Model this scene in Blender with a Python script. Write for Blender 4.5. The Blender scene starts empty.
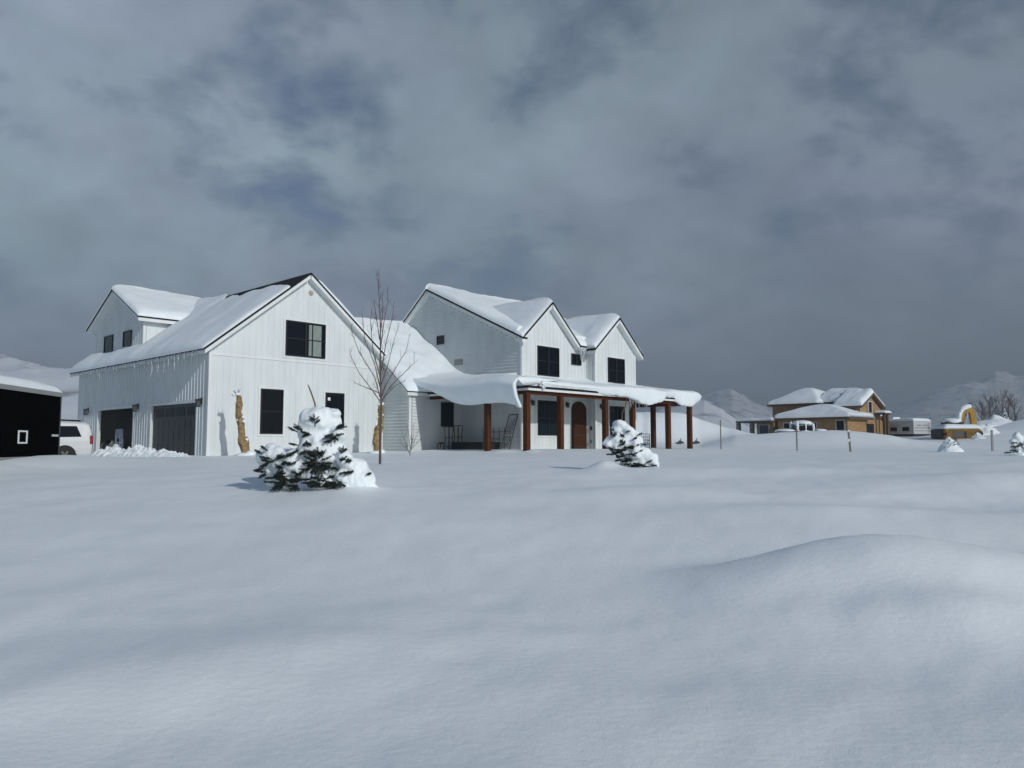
import bpy, bmesh, math, random
import numpy as np
from mathutils import Vector, Matrix
R = math.radians
rnd = random.Random(7)
SC = bpy.context.scene
COL = SC.collection

# ------------------------------------------------------------------ camera maths (eye at the origin)
F = 765.0; TILT = math.atan(60 / F)
ANG = R(43.1)
U = np.array([math.sin(ANG), math.cos(ANG)]); V = np.array([-math.cos(ANG), math.sin(ANG)])
O = np.array([(207 - 512) / (F * math.cos(TILT) + 60 * math.sin(TILT)) * 33.0, 33.0])
def px2w(x, y, Y):
    """world point seen at pixel x,y at depth Y"""
    cx = (x - 512) / F; cz = -(y - 384) / F
    dy = math.cos(TILT) - cz * math.sin(TILT); dz = math.sin(TILT) + cz * math.cos(TILT)
    return Vector((cx / dy * Y, Y, dz / dy * Y))

# ------------------------------------------------------------------ noise
def _h(ix, iy, iz):
    n = (ix * 374761393 + iy * 668265263 + iz * 2147483647 * 3 + 1274126177) & 0xFFFFFFFF
    n = ((n ^ (n >> 13)) * 1274126177) & 0xFFFFFFFF
    n = ((n ^ (n >> 16)) * 2246822519) & 0xFFFFFFFF
    return ((n ^ (n >> 15)) & 0xFFFFFF) / float(0xFFFFFF)
def vnoise(x, y, z=0.0):
    x = np.asarray(x, float); y = np.asarray(y, float); z = np.zeros_like(x) + z
    ix = np.floor(x).astype(np.int64); iy = np.floor(y).astype(np.int64); iz = np.floor(z).astype(np.int64)
    fx = x - ix; fy = y - iy; fz = z - iz
    fx = fx**3*(fx*(fx*6-15)+10); fy = fy**3*(fy*(fy*6-15)+10); fz = fz**3*(fz*(fz*6-15)+10)
    r = 0
    for dx in (0, 1):
        for dy in (0, 1):
            for dz in (0, 1):
                w = (fx if dx else 1-fx) * (fy if dy else 1-fy) * (fz if dz else 1-fz)
                r = r + w * _h(ix+dx, iy+dy, iz+dz)
    return r * 2 - 1
def fbm(x, y, z=0.0, o=4, g=0.5):
    s = 0; a = 1; f = 1
    for i in range(o):
        s = s + a * vnoise(np.asarray(x)*f + 17.3*i, np.asarray(y)*f - 9.1*i, z + 3.7*i); a *= g; f *= 2.03
    return s
def sstep(a, b, x):
    t = np.clip((np.asarray(x, float) - a) / (b - a), 0, 1); return t*t*(3-2*t)

# ------------------------------------------------------------------ materials
def s2l(c):
    return tuple(((v/255)/12.92 if v/255 <= 0.04045 else ((v/255+0.055)/1.055)**2.4) for v in c)
MATS = {}
def mat(name, rgb, rough=0.6, var=0.0, vscale=3.0, bump=0.0, bscale=30.0, metal=0.0, spec=None, alpha=None, trans=0.0, ior=1.45, stretch=None, col2=None):
    if name in MATS: return MATS[name]
    m = bpy.data.materials.new(name); m.use_nodes = True; MATS[name] = m
    nt = m.node_tree; N = nt.nodes; L = nt.links; b = N['Principled BSDF']
    b.inputs['Base Color'].default_value = (*rgb, 1); b.inputs['Roughness'].default_value = rough
    b.inputs['Metallic'].default_value = metal
    if spec is not None: b.inputs['Specular IOR Level'].default_value = spec
    if trans: b.inputs['Transmission Weight'].default_value = trans; b.inputs['IOR'].default_value = ior
    if var or bump or col2:
        tc = N.new('ShaderNodeTexCoord'); mp = N.new('ShaderNodeMapping'); L.new(tc.outputs['Object'], mp.inputs['Vector'])
        if stretch: mp.inputs['Scale'].default_value = stretch
    if var or col2:
        nz = N.new('ShaderNodeTexNoise'); nz.inputs['Scale'].default_value = vscale; nz.inputs['Detail'].default_value = 6
        L.new(mp.outputs[0], nz.inputs['Vector'])
        cr = N.new('ShaderNodeValToRGB'); L.new(nz.outputs['Fac'], cr.inputs['Fac'])
        c2 = col2 if col2 else rgb
        cr.color_ramp.elements[0].position = 0.3; cr.color_ramp.elements[1].position = 0.7
        cr.color_ramp.elements[0].color = (*[max(0, v*(1-var)) for v in c2], 1)
        cr.color_ramp.elements[1].color = (*[min(1, v*(1+var)) for v in rgb], 1)
        L.new(cr.outputs['Color'], b.inputs['Base Color'])
    if bump:
        nb = N.new('ShaderNodeTexNoise'); nb.inputs['Scale'].default_value = bscale; nb.inputs['Detail'].default_value = 5
        L.new(mp.outputs[0], nb.inputs['Vector'])
        bp = N.new('ShaderNodeBump'); bp.inputs['Strength'].default_value = 1.0; bp.inputs['Distance'].default_value = bump
        L.new(nb.outputs['Fac'], bp.inputs['Height']); L.new(bp.outputs['Normal'], b.inputs['Normal'])
    return m

SNOWC = (0.835, 0.91, 0.94)
def snow_mat(name, near=False):
    m = bpy.data.materials.new(name); m.use_nodes = True; nt = m.node_tree; N = nt.nodes; L = nt.links
    b = N['Principled BSDF']; b.inputs['Roughness'].default_value = 0.6; b.inputs['Specular IOR Level'].default_value = 0.3
    tc = N.new('ShaderNodeTexCoord')
    n1 = N.new('ShaderNodeTexNoise'); n1.inputs['Scale'].default_value = 0.35 if near else 1.5; n1.inputs['Detail'].default_value = 5
    L.new(tc.outputs['Object'], n1.inputs['Vector'])
    cr = N.new('ShaderNodeValToRGB'); L.new(n1.outputs['Fac'], cr.inputs['Fac'])
    cr.color_ramp.elements[0].position = 0.3; cr.color_ramp.elements[1].position = 0.7
    cr.color_ramp.elements[0].color = (*[v*0.96 for v in SNOWC], 1); cr.color_ramp.elements[1].color = (*[min(1, v*1.02) for v in SNOWC], 1)
    L.new(cr.outputs['Color'], b.inputs['Base Color'])
    # grain: fine crystals plus small wind dimples
    n2 = N.new('ShaderNodeTexNoise'); n2.inputs['Scale'].default_value = 75 if near else 40; n2.inputs['Detail'].default_value = 6; n2.inputs['Roughness'].default_value = 0.7
    n3 = N.new('ShaderNodeTexNoise'); n3.inputs['Scale'].default_value = 13 if near else 6; n3.inputs['Detail'].default_value = 3
    mp = N.new('ShaderNodeMapping'); mp.inputs['Rotation'].default_value = (0, 0, R(35)); mp.inputs['Scale'].default_value = (1.0, 1.3, 1.0)
    L.new(tc.outputs['Object'], mp.inputs['Vector'])
    L.new(mp.outputs[0], n2.inputs['Vector']); L.new(mp.outputs[0], n3.inputs['Vector'])
    b1 = N.new('ShaderNodeBump'); b1.inputs['Distance'].default_value = 0.0065; b1.inputs['Strength'].default_value = 0.6; L.new(n2.outputs['Fac'], b1.inputs['Height'])
    b2 = N.new('ShaderNodeBump'); b2.inputs['Distance'].default_value = 0.009 if near else 0.02; b2.inputs['Strength'].default_value = 0.6; L.new(n3.outputs['Fac'], b2.inputs['Height'])
    L.new(b1.outputs['Normal'], b2.inputs['Normal']); L.new(b2.outputs['Normal'], b.inputs['Normal'])
    return m
SNOW_G = snow_mat('field_snow', True); SNOW = snow_mat('settled_snow')
def white_mat(name, base):
    return mat(name, base, 0.5, var=0.06, vscale=1.8, stretch=(1, 1, 0.3))
WHITE = white_mat('white_siding', (0.66, 0.71, 0.71)); TRIM = white_mat('white_trim', (0.72, 0.76, 0.76))
LAP = white_mat('white_lap_siding', (0.60, 0.645, 0.65))
DRIP = mat('dark_metal_roof', (0.010, 0.011, 0.013), 0.7, spec=0.15)
BLACK = mat('black_frame', (0.01, 0.011, 0.013), 0.35)
GLASS = mat('dark_glass', (0.003, 0.005, 0.009), 0.05, spec=0.22)
GLASS2 = mat('tinted_glass', (0.006, 0.016, 0.018), 0.05, spec=0.25)
CURT = mat('pale_curtain', (0.22, 0.27, 0.25), 0.9, var=0.25, vscale=8, stretch=(6, 6, 0.4))
STAIN = mat('stained_post_wood', (0.080, 0.030, 0.013), 0.75, spec=0.08, var=0.35, vscale=5, stretch=(6, 6, 0.5), bump=0.002, bscale=30)
BEAMW = mat('stained_beam_wood', (0.08, 0.026, 0.009), 0.75, spec=0.08, var=0.3, vscale=5, stretch=(0.5, 6, 6))
DOORW = mat('oak_door_wood', (0.055, 0.022, 0.009), 0.7, spec=0.1, var=0.4, vscale=6, stretch=(8, 8, 0.6))
GDOOR = mat('charcoal_door_panel', (0.028, 0.029, 0.029), 0.45, var=0.08)
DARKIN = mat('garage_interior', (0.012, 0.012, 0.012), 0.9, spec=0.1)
ICE = mat('icicle_ice', (0.80, 0.86, 0.90), 0.2, trans=0.35, ior=1.31)
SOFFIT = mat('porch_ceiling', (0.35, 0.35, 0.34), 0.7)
IRON = mat('black_iron', (0.012, 0.012, 0.013), 0.5)
BURLAP = mat('burlap_cloth', (0.28, 0.19, 0.09), 0.95, var=0.45, vscale=9, bump=0.04, bscale=14)
BARK = mat('young_bark', (0.115, 0.080, 0.068), 0.85, var=0.3, vscale=9)
BARKG = mat('grey_bark', (0.10, 0.085, 0.075), 0.9, var=0.3, vscale=4)
NEEDLE = mat('spruce_needles', (0.020, 0.034, 0.024), 0.6, var=0.5, vscale=6)
OSB = mat('wood_sheathing', (0.31, 0.19, 0.085), 0.8, var=0.22, vscale=2.0)
YEL = mat('excavator_paint', (0.36, 0.205, 0.015), 0.45, var=0.15, vscale=2)
CARW = mat('car_paint', (0.62, 0.64, 0.64), 0.25, var=0.02)
RUB = mat('tyre_rubber', (0.015, 0.015, 0.015), 0.85)
RIM = mat('alloy_rim', (0.15, 0.15, 0.15), 0.35, metal=0.6)
TAIL = mat('red_lamp_plastic', (0.25, 0.01, 0.012), 0.25)
TRAILB = mat('black_trailer_skin', (0.0012, 0.0012, 0.0014), 0.5, spec=0.0)
ALU = mat('brushed_aluminium', (0.35, 0.35, 0.35), 0.5, metal=0.5)
RVW = mat('trailer_fibreglass', (0.50, 0.52, 0.53), 0.4, var=0.03)
GREYB = mat('grey_marking', (0.22, 0.23, 0.24), 0.5)

# ------------------------------------------------------------------ objects
def link(o, parent=None):
    COL.objects.link(o)
    if parent is not None: o.parent = parent
    return o
def empty(name, label, cat, loc=(0, 0, 0), rz=0, group=None):
    o = bpy.data.objects.new(name, None); o.empty_display_size = 0.3; o.location = loc; o.rotation_euler = (0, 0, rz)
    link(o); return tag(o, label, cat, group)
def tag(o, label=None, cat=None, group=None, kind=None):
    if label: o['label'] = label
    if cat: o['category'] = cat
    if group: o['group'] = group
    if kind: o['kind'] = kind
    return o
class MB:
    def __init__(s): s.v = []; s.f = []; s.m = []
    def add(s, vs, fs, mi=0):
        b = len(s.v); s.v += [tuple(map(float, p)) for p in vs]
        for f in fs: s.f.append([b+i for i in f]); s.m.append(mi)
        return s
    def box(s, x0, x1, y0, y1, z0, z1, mi=0):
        vs = [(x, y, z) for z in (z0, z1) for y in (y0, y1) for x in (x0, x1)]
        return s.add(vs, [(0,2,3,1),(4,5,7,6),(0,1,5,4),(2,6,7,3),(0,4,6,2),(1,3,7,5)], mi)
    def quad(s, a, b, c, d, mi=0): return s.add([a, b, c, d], [(0,1,2,3)], mi)
    def prism(s, pts, vec, mi=0):
        n = len(pts); vs = [tuple(p) for p in pts] + [tuple(np.add(p, vec)) for p in pts]
        fs = [tuple(range(n))[::-1], tuple(range(n, 2*n))] + [(i, (i+1) % n, n+(i+1) % n, n+i) for i in range(n)]
        return s.add(vs, fs, mi)
    def tube(s, pts, rads, n=8, mi=0, cap=True):
        pts = [Vector(p) for p in pts]; vs = []; fs = []
        up = Vector((0.13, 0.21, 0.97))
        for i, p in enumerate(pts):
            d = (pts[min(i+1, len(pts)-1)] - pts[max(i-1, 0)]).normalized()
            a = d.cross(up)
            if a.length < 0.05: a = d.cross(Vector((1, 0, 0)))
            a.normalize(); b = d.cross(a)
            for k in range(n):
                t = 2*math.pi*k/n; vs.append(p + (a*math.cos(t) + b*math.sin(t))*rads[i])
        for i in range(len(pts)-1):
            for k in range(n):
                fs.append((i*n+k, i*n+(k+1) % n, (i+1)*n+(k+1) % n, (i+1)*n+k))
        if cap: fs.append(tuple(range(n))[::-1]); fs.append(tuple((len(pts)-1)*n+k for k in range(n)))
        return s.add(vs, fs, mi)
    def slab(s, P, t, inset=0.0, drop=0.0, mi=0):
        """P: 4 corner points of the top face; inset in metres, drop below the plane, thickness t downward"""
        P = [Vector(p) for p in P]; c = sum(P, Vector()) / 4
        if inset:
            Q = []
            for i in range(4):
                e1 = (P[(i+1) % 4]-P[i]).normalized(); e0 = (P[(i-1) % 4]-P[i]).normalized(); Q.append(P[i]+e1*inset+e0*inset)
            P = Q
        P = [p - Vector((0, 0, drop)) for p in P]
        return s.prism(P, (0, 0, -t), mi)
    def obj(s, name, mats, parent=None, smooth=False, bevel=0.0):
        me = bpy.data.meshes.new(name); me.from_pydata(s.v, [], s.f); me.update()
        if not isinstance(mats, (list, tuple)): mats = [mats]
        for m in mats: me.materials.append(m)
        for i, p in enumerate(me.polygons): p.material_index = min(s.m[i], len(mats)-1)
        bm = bmesh.new(); bm.from_mesh(me); bmesh.ops.recalc_face_normals(bm, faces=bm.faces)
        if bevel:
            bmesh.ops.remove_doubles(bm, verts=bm.verts, dist=1e-5)
            bmesh.ops.bevel(bm, geom=[e for e in bm.edges if len(e.link_faces) == 2 and e.calc_face_angle(0) > 0.5], offset=bevel, segments=2, affect='EDGES', profile=0.6)
        bm.to_mesh(me); bm.free()
        if smooth: me.shade_smooth()
        o = bpy.data.objects.new(name, me); return link(o, parent)

def grid_mesh(name, X, Y, Z, material, parent=None, closed_bottom=None, smooth=True):
    na, nb = X.shape
    v = np.stack([X.ravel(), Y.ravel(), Z.ravel()], 1)
    idx = np.arange(na*nb).reshape(na, nb)
    q = np.stack([idx[:-1, :-1].ravel(), idx[1:, :-1].ravel(), idx[1:, 1:].ravel(), idx[:-1, 1:].ravel()], 1)
    faces = q
    if closed_bottom is not None:
        Zb = closed_bottom; vb = np.stack([X.ravel(), Y.ravel(), Zb.ravel()], 1) if Zb.shape == X.shape else Zb
        n = len(v); v = np.concatenate([v, vb]); qb = q[:, ::-1] + n
        rim = np.concatenate([idx[:, 0], idx[-1, 1:], idx[-2::-1, -1], idx[0, -2:0:-1]])
        r2 = np.roll(rim, -1); side = np.stack([rim, r2, r2+n, rim+n], 1)
        faces = np.concatenate([q, qb, side])
    me = bpy.data.meshes.new(name)
    me.vertices.add(len(v)); me.vertices.foreach_set('co', v.ravel())
    me.loops.add(faces.size); me.loops.foreach_set('vertex_index', faces.ravel().astype(np.int32))
    me.polygons.add(len(faces)); me.polygons.foreach_set('loop_start', np.arange(0, faces.size, 4, dtype=np.int32))
    me.materials.append(material); me.update(calc_edges=True); me.validate()
    bm = bmesh.new(); bm.from_mesh(me)
    if closed_bottom is not None: bmesh.ops.recalc_face_normals(bm, faces=bm.faces)
    bm.to_mesh(me); bm.free()
    if smooth: me.shade_smooth()
    o = bpy.data.objects.new(name, me); return link(o, parent)

def spaced(L, Rr, n):
    """0..1 samples, dense near both ends (within Rr metres of an end)"""
    r = min(0.45, Rr / L)
    t = (1 - np.cos(np.linspace(0, math.pi/2, 7))) * r
    mid = np.linspace(r, 1-r, max(3, n))
    return np.concatenate([t[:-1], mid, 1 - t[::-1][1:]])
def snow_patch(name, P, T, parent, free=(1, 1, 1, 1), n=(40, 14), seed=0, bulge=0.08, abulge=0.0, edgew=None, hfun=None, namp=0.22, nsc=0.6, endn=None):
    """P = 4 corners: (a0b0, a1b0, a1b1, a0b1); a along the eave, b up the slope. free flags: b0, a1, b1, a0 edge is free (rounded)"""
    P = [np.array(p, float) for p in P]
    La = np.linalg.norm(P[1]-P[0]); Lb = np.linalg.norm(P[3]-P[0])
    Rr = edgew or T*1.1
    a = spaced(La, Rr, n[0]); b = spaced(Lb, Rr, n[1])
    A, B = np.meshgrid(a, b, indexing='ij')
    if endn is not None: Bv = B * endn(A*La)
    else: Bv = B
    pos = [(1-A)*(1-Bv)*P[0][k] + A*(1-Bv)*P[1][k] + A*Bv*P[2][k] + (1-A)*Bv*P[3][k] for k in range(3)]
    def prof(d): t = np.clip(d / Rr, 0, 1); return np.sqrt(np.clip(1-(1-t)**2, 0, 1))
    e = np.ones_like(A)
    if free[0]: e = e * prof(B*Lb)
    if free[1]: e = e * prof((1-A)*La)
    if free[2]: e = e * prof((1-B)*Lb)
    if free[3]: e = e * prof(A*La)
    nz = fbm(pos[0]*nsc + seed, pos[1]*nsc, seed*1.7, 4)
    t = T * e * (1 + namp*nz)
    if hfun is not None: t = t * hfun(A, B)
    # bulge outward past free eaves
    ax = (P[1]-P[0]) / La; bx = (P[3]-P[0]) / Lb
    up = np.sin(np.clip(t/T, 0, 1)*math.pi*0.5)
    bo = np.zeros_like(A); ao = np.zeros_like(A)
    if free[0]: bo -= bulge*np.exp(-B*Lb/(Rr*0.7)) * up
    if free[1]: ao += abulge*np.exp(-(1-A)*La/(Rr*0.7)) * up
    if free[3]: ao -= abulge*np.exp(-A*La/(Rr*0.7)) * up
    X = pos[0] + ax[0]*ao + bx[0]*bo; Y = pos[1] + ax[1]*ao + bx[1]*bo
    Z = pos[2] + t + 0.004 + ax[2]*ao + bx[2]*bo
    bot = np.stack([pos[0].ravel(), pos[1].ravel(), (pos[2]+0.004).ravel()], 1)
    return grid_mesh(name, X, Y, Z, SNOW, parent, closed_bottom=bot)

# ================================================================== HOUSE (local frame: x = s along the gable front, y = w away, z from the eye)
house = empty('farmhouse', 'white modern farmhouse with snow covered gables, attached two door garage and wraparound timber post porch', 'house', (O[0], O[1], 0), math.pi/2 - ANG)
HB = -1.1   # wall bottoms, under the snow

def top_fn(poly):
    """poly: list of (h,z) outline, flat bottom; returns top z at h"""
    up = [p for p in poly if p[1] > HB + 0.01]; up.sort()
    hs = [p[0] for p in up]; zs = [p[1] for p in up]
    return lambda h: float(np.interp(h, hs, zs))
def wall(axis, c, poly, style, inward, parent=house, hrange=None, skip=(), matl=None, name='wall', zb=None):
    """axis 's': face x=c, h=y ; axis 'w': face y=c, h=x. inward=+1/-1 direction of thickness"""
    m = MB(); zb0 = HB if zb is None else zb
    def pt(h, z, off=0.0):   # off: outward
        return (c - inward*off, h, z) if axis == 's' else (h, c - inward*off, z)
    vec = (inward*0.16, 0, 0) if axis == 's' else (0, inward*0.16, 0)
    m.prism([pt(h, z) for h, z in poly], vec)
    hs = [p[0] for p in poly]; h0, h1 = min(hs), max(hs)
    if zb is None: tf = top_fn(poly)
    else:
        up = sorted([p for p in poly if p[1] > zb + 0.01]); tf = lambda h: float(np.interp(h, [p[0] for p in up], [p[1] for p in up]))
    if style == 'batten':
        n = max(1, int((h1-h0)/0.30))
        for i in range(n+1):
            h = h0 + 0.06 + i*(h1-h0-0.12)/n
            w2 = 0.06 if i in (0, n) else 0.019
            za = tf(h-w2) - 0.01; zc = tf(h+w2) - 0.01
            segs = [(zb0, None)]
            for (a0, a1, b0, b1) in skip:
                if a0 - 0.03 < h < a1 + 0.03: segs = [(zb0, b0), (b1, None)]
            for z0, z1 in segs:
                m.prism([pt(h-w2, z0, 0.001), pt(h+w2, z0, 0.001), pt(h+w2, zc if z1 is None else z1, 0.001), pt(h-w2, za if z1 is None else z1, 0.001)],
                        tuple(np.array(pt(0, 0, 0.020 if w2 > 0.05 else 0.012)) - np.array(pt(0, 0, 0.001))))
    else:
        z = zb0 + 0.02; ztop = max(p[1] for p in poly); N = 60
        hh = np.linspace(h0, h1, 400); tz = np.array([tf(x) for x in hh])
        while z < ztop - 0.05:
            z1 = z + 0.165
            ok = hh[tz >= z1 - 0.02]
            if len(ok) > 2:
                a, b = ok[0], ok[-1]
                m.add([pt(a, z, 0.042), pt(b, z, 0.042), pt(b, z1, 0.004), pt(a, z1, 0.004), pt(a, z, 0.002), pt(b, z, 0.002)], [(0,1,2,3), (0,1,5,4)])
            z = z1
    return m.obj(name, matl or (WHITE if style == 'batten' else LAP), parent)
def box_ax(m, axis, c, inward, h0, h1, z0, z1, o0, o1, mi=0):
    """box on a wall face between outward offsets o0<o1"""
    a, b = sorted((c - inward*o0, c - inward*o1))
    if axis == 's': m.box(a, b, h0, h1, z0, z1, mi)
    else: m.box(h0, h1, a, b, z0, z1, mi)
def window(axis, c, inward, h0, h1, z0, z1, parent=house, cols=2, rows=2, glass=None, trim=True, curtain=None, fr=0.055, off=0.03, label=None):
    m = MB(); o1 = off + 0.05
    for (a, b, d, e) in ((h0, h0+fr, z0, z1), (h1-fr, h1, z0, z1), (h0+fr, h1-fr, z0, z0+fr), (h0+fr, h1-fr, z1-fr, z1)):
        box_ax(m, axis, c, inward, a, b, d, e, 0.002, o1)
    for i in range(1, cols):
        x = h0 + (h1-h0)*i/cols; t = 0.045
        box_ax(m, axis, c, inward, x-t, x+t, z0+fr, z1-fr, 0.002, o1-0.004)
    for j in range(1, rows):
        z = z0 + (z1-z0)*j/rows; box_ax(m, axis, c, inward, h0+fr, h1-fr, z-0.02, z+0.02, 0.002, o1-0.008)
    w = m.obj('window', BLACK, parent)
    if label: w['label'] = label
    g = MB(); box_ax(g, axis, c, inward, h0+0.01, h1-0.01, z0+0.01, z1-0.01, 0.003, off+0.012); g.obj('pane', glass or GLASS, w)
    if curtain:
        for (a, b, d, e) in curtain:
            k = MB(); n = 14
            pts = []
            for i in range(n+1):
                h = a + (b-a)*i/n; o = off + 0.017 + 0.005*math.sin(i*2.1)
                pts.append((h, o))
            for i in range(n):
                (ha, oa), (hb, ob) = pts[i], pts[i+1]
                f = (lambda h, o, z: (c-inward*o, h, z) if axis == 's' else (h, c-inward*o, z))
                k.quad(f(ha, oa, d), f(hb, ob, d), f(hb, ob, e), f(ha, oa, e))
            k.obj('curtain', CURT, w)
    if trim:
        t = MB(); q = 0.10
        for (a, b, d, e) in ((h0-q, h0-0.002, z0-q, z1+q), (h1+0.002, h1+q, z0-q, z1+q), (h0-0.002, h1+0.002, z0-q, z0-0.002), (h0-0.002, h1+0.002, z1+0.002, z1+q)):
            box_ax(t, axis, c, inward, a, b, d, e, 0.002, 0.035)
        t.obj('trim', TRIM, w)
    return w

def roof_slab(P, parent=house, fascia=True, name='roof'):
    m = MB(); m.slab(P, 0.085); r = m.obj(name, DRIP, parent)
    if fascia:
        f = MB(); f.slab(P, 0.19, inset=0.035, drop=0.087); f.obj('fascia', TRIM, r)
    return r

# ---- garage wing -------------------------------------------------
GS = 9.39; GW = 16.4
EZ = 4.12; RZ = 8.2; RS = 4.7
def gz(s): return EZ + (s+0.4)*(RZ-EZ)/(RS+0.4) if s <= RS else EZ + (9.8-s)*(RZ-EZ)/(9.8-RS)
gp = [(0, HB), (GS, HB), (GS, gz(GS)-0.27), (RS, RZ-0.27), (0, gz(0)-0.27)]
wall('w', 0, gp, 'batten', +1, skip=[(3.5, 5.88, 4.0, 5.92), (2.31, 3.67, 0.35, 2.62), (5.73, 7.03, 0.35, 2.62), (-1, 10, 3.86, 3.98)])
wall('w', GW, gp, 'batten', -1)
m = MB(); m.box(0.1, GS-0.1, -0.03, -0.002, 3.87, 3.97); m.obj('belt_board', TRIM, house)
m = MB(); m.box(-0.035, 0.10, -0.035, -0.001, HB, gz(0)-0.3); m.box(-0.035, -0.001, -0.001, 0.10, HB, gz(0)-0.3); m.obj('corner_board', TRIM, house)
# side wall with two door openings
D1 = (8.2, 13.15); D2 = (1.12, 6.0); DT = 1.83; ze = gz(0)-0.27
m = MB()
for a, b in ((0, D2[0]), (D2[1], D1[0]), (D1[1], GW)): m.box(0, 0.16, a+0.001*(a == 0), b, HB, DT)
m.box(0, 0.16, 0.001, GW, DT, ze)
n = 54
for i in range(n+1):
    h = 0.2 + i*(GW-0.3)/n
    z0 = HB
    if D1[0]-0.12 < h < D1[1]+0.12 or D2[0]-0.12 < h < D2[1]+0.12: z0 = DT + 0.12
    m.box(-0.020, -0.001, h-0.021, h+0.021, z0, ze-0.01)
m.obj('wall', WHITE, house)
wall('s', GS, [(0.2, HB), (GW, HB), (GW, gz(GS)-0.27), (0.2, gz(GS)-0.27)], 'plain' if False else 'batten', -1)
# garage floor, back partition and dark room
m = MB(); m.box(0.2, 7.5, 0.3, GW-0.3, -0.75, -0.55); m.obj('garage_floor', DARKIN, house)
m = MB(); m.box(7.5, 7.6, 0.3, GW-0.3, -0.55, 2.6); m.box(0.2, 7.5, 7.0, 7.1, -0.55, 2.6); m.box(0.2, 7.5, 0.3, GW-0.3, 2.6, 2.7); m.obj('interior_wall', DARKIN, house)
def door_trim(D):
    t = MB()
    t.box(-0.03, -0.0015, D[0]-0.11, D[0], -0.8, DT+0.11); t.box(-0.03, -0.0015, D[1], D[1]+0.11, -0.8, DT+0.11); t.box(-0.03, -0.0015, D[0], D[1], DT, DT+0.11)
    return t
g = MB(); y0, y1 = D2
g.box(0.10, 0.14, y0+0.02, y1-0.02, -0.55, DT-0.01)
zz = [-0.52, 0.05, 0.62, 1.19, 1.78]
for r_ in range(4):
    nn = 4 if r_ == 3 else 8
    for k in range(nn):
        w_ = (y1-y0-0.2)/nn; a = y0+0.1+k*w_+0.06; b = a+w_-0.12
        if r_ < 3: g.box(0.088, 0.101, a, b, zz[r_]+0.07, zz[r_+1]-0.07)
for z_ in zz[1:4]: g.box(0.093, 0.1005, y0+0.03, y1-0.03, z_-0.012, z_+0.012, 1)
gd = g.obj('garage_door', [GDOOR, BLACK], house, bevel=0)
gd['label'] = 'closed charcoal panelled garage door with a row of small windows'
for k in range(4):
    w_ = (y1-y0-0.2)/4; a = y0+0.1+k*w_+0.12; b = a+w_-0.24
    p = MB(); p.box(0.085, 0.1, a, b, 1.28, 1.68); p.obj('pane', GLASS2, gd)
door_trim(D2).obj('door_trim', TRIM, house); door_trim(D1).obj('door_trim', TRIM, house)
g = MB()
for k in range(4): g.box(0.6+k*0.62, 0.6+k*0.62+0.58, D1[0]+0.05, D1[1]-0.05, DT+0.08+0.004*k, DT+0.12+0.004*k)
g.obj('garage_door', GDOOR, house)['label'] = 'raised charcoal garage door under the garage ceiling'
# roof slabs
roof_slab([(-0.4, -0.4, EZ), (-0.4, 16.8, EZ), (RS, 16.8, RZ), (RS, -0.4, RZ)])
roof_slab([(9.8, 16.8, EZ), (9.8, -0.4, EZ), (RS, -0.4, RZ), (RS, 16.8, RZ)])
def gend(x):   # snow stops below the ridge near the front, reaches it further back
    return 1.0 - (0.20 + 0.012*np.sin(x*3.1) + 0.03*vnoise(x*1.3, x*0+4.0)) * (1-sstep(7.3, 8.5, x))
snow_patch('snow_cover', [(-0.46, -0.33, gz(-0.46)), (-0.46, 16.82, gz(-0.46)), (RS, 16.82, RZ), (RS, -0.33, RZ)], 0.28, house, free=(1, 1, 0, 1), n=(90, 26), seed=3, endn=gend, edgew=0.4,
           hfun=lambda A, B: 1 - 0.55*sstep(0.75, 1.0, B)*sstep(0.40, 0.44, A)*(1-sstep(0.55, 0.7, A)) - 0.35*sstep(0.1, 0, A))
snow_patch('snow_cover', [(9.86, 16.82, gz(9.86)), (9.86, -0.36, gz(9.86)), (RS+.45, -0.36, gz(RS+.45)), (RS+.45, 16.82, gz(RS+.45))], 0.36, house, free=(1, 1, 1, 1), n=(60, 20), seed=5, bulge=0.12)
# dormer
DS = 0.6; dw0, dw1 = 8.9, 15.7; dc = 12.3; dz_e = 6.6; dz_r = 8.5
def dz(w): return dz_e + (min(w, 2*dc-w)-8.5)*(dz_r-dz_e)/(dc-8.5)
wall('s', DS, [(dw0, 4.6), (dw1, 4.6), (dw1, dz(dw1)-0.27), (dc, dz_r-0.27), (dw0, dz(dw0)-0.27)], 'batten', +1, zb=4.6, skip=[(10.35, 11.55, 4.75, 6.2), (13.0, 14.35, 4.75, 6.2)])
wall('w', dw0, [(DS+0.002, 4.6), (3.6, 4.6), (3.6, dz(dw0)-0.3), (DS+0.002, dz(dw0)-0.3)], 'batten', +1, zb=4.6)
wall('w', dw1, [(DS+0.002, 4.6), (3.6, 4.6), (3.6, dz(dw0)-0.3), (DS+0.002, dz(dw0)-0.3)], 'batten', -1, zb=4.6)
roof_slab([(0.15, 8.5, dz_e), (3.0, 8.5, dz_e), (5.2, dc, dz_r), (0.15, dc, dz_r)])
roof_slab([(3.0, 16.1, dz_e), (0.15, 16.1, dz_e), (0.15, dc, dz_r), (5.2, dc, dz_r)])
snow_patch('snow_cover', [(0.12, 8.46, dz_e-.02), (3.1, 8.46, dz_e-.02), (5.3, dc, dz_r), (0.12, dc, dz_r)], 0.36, house, free=(1, 0, 0, 1), n=(30, 16), seed=8, edgew=0.45, hfun=lambda A, B: 1-0.5*B*A)
snow_patch('snow_cover', [(3.1, 16.14, dz_e-.02), (0.12, 16.14, dz_e-.02), (0.12, dc, dz_r), (5.3, dc, dz_r)], 0.36, house, free=(1, 1, 0, 0), n=(30, 16), seed=9, edgew=0.45, hfun=lambda A, B: 1-0.5*B*(1-A))
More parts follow.
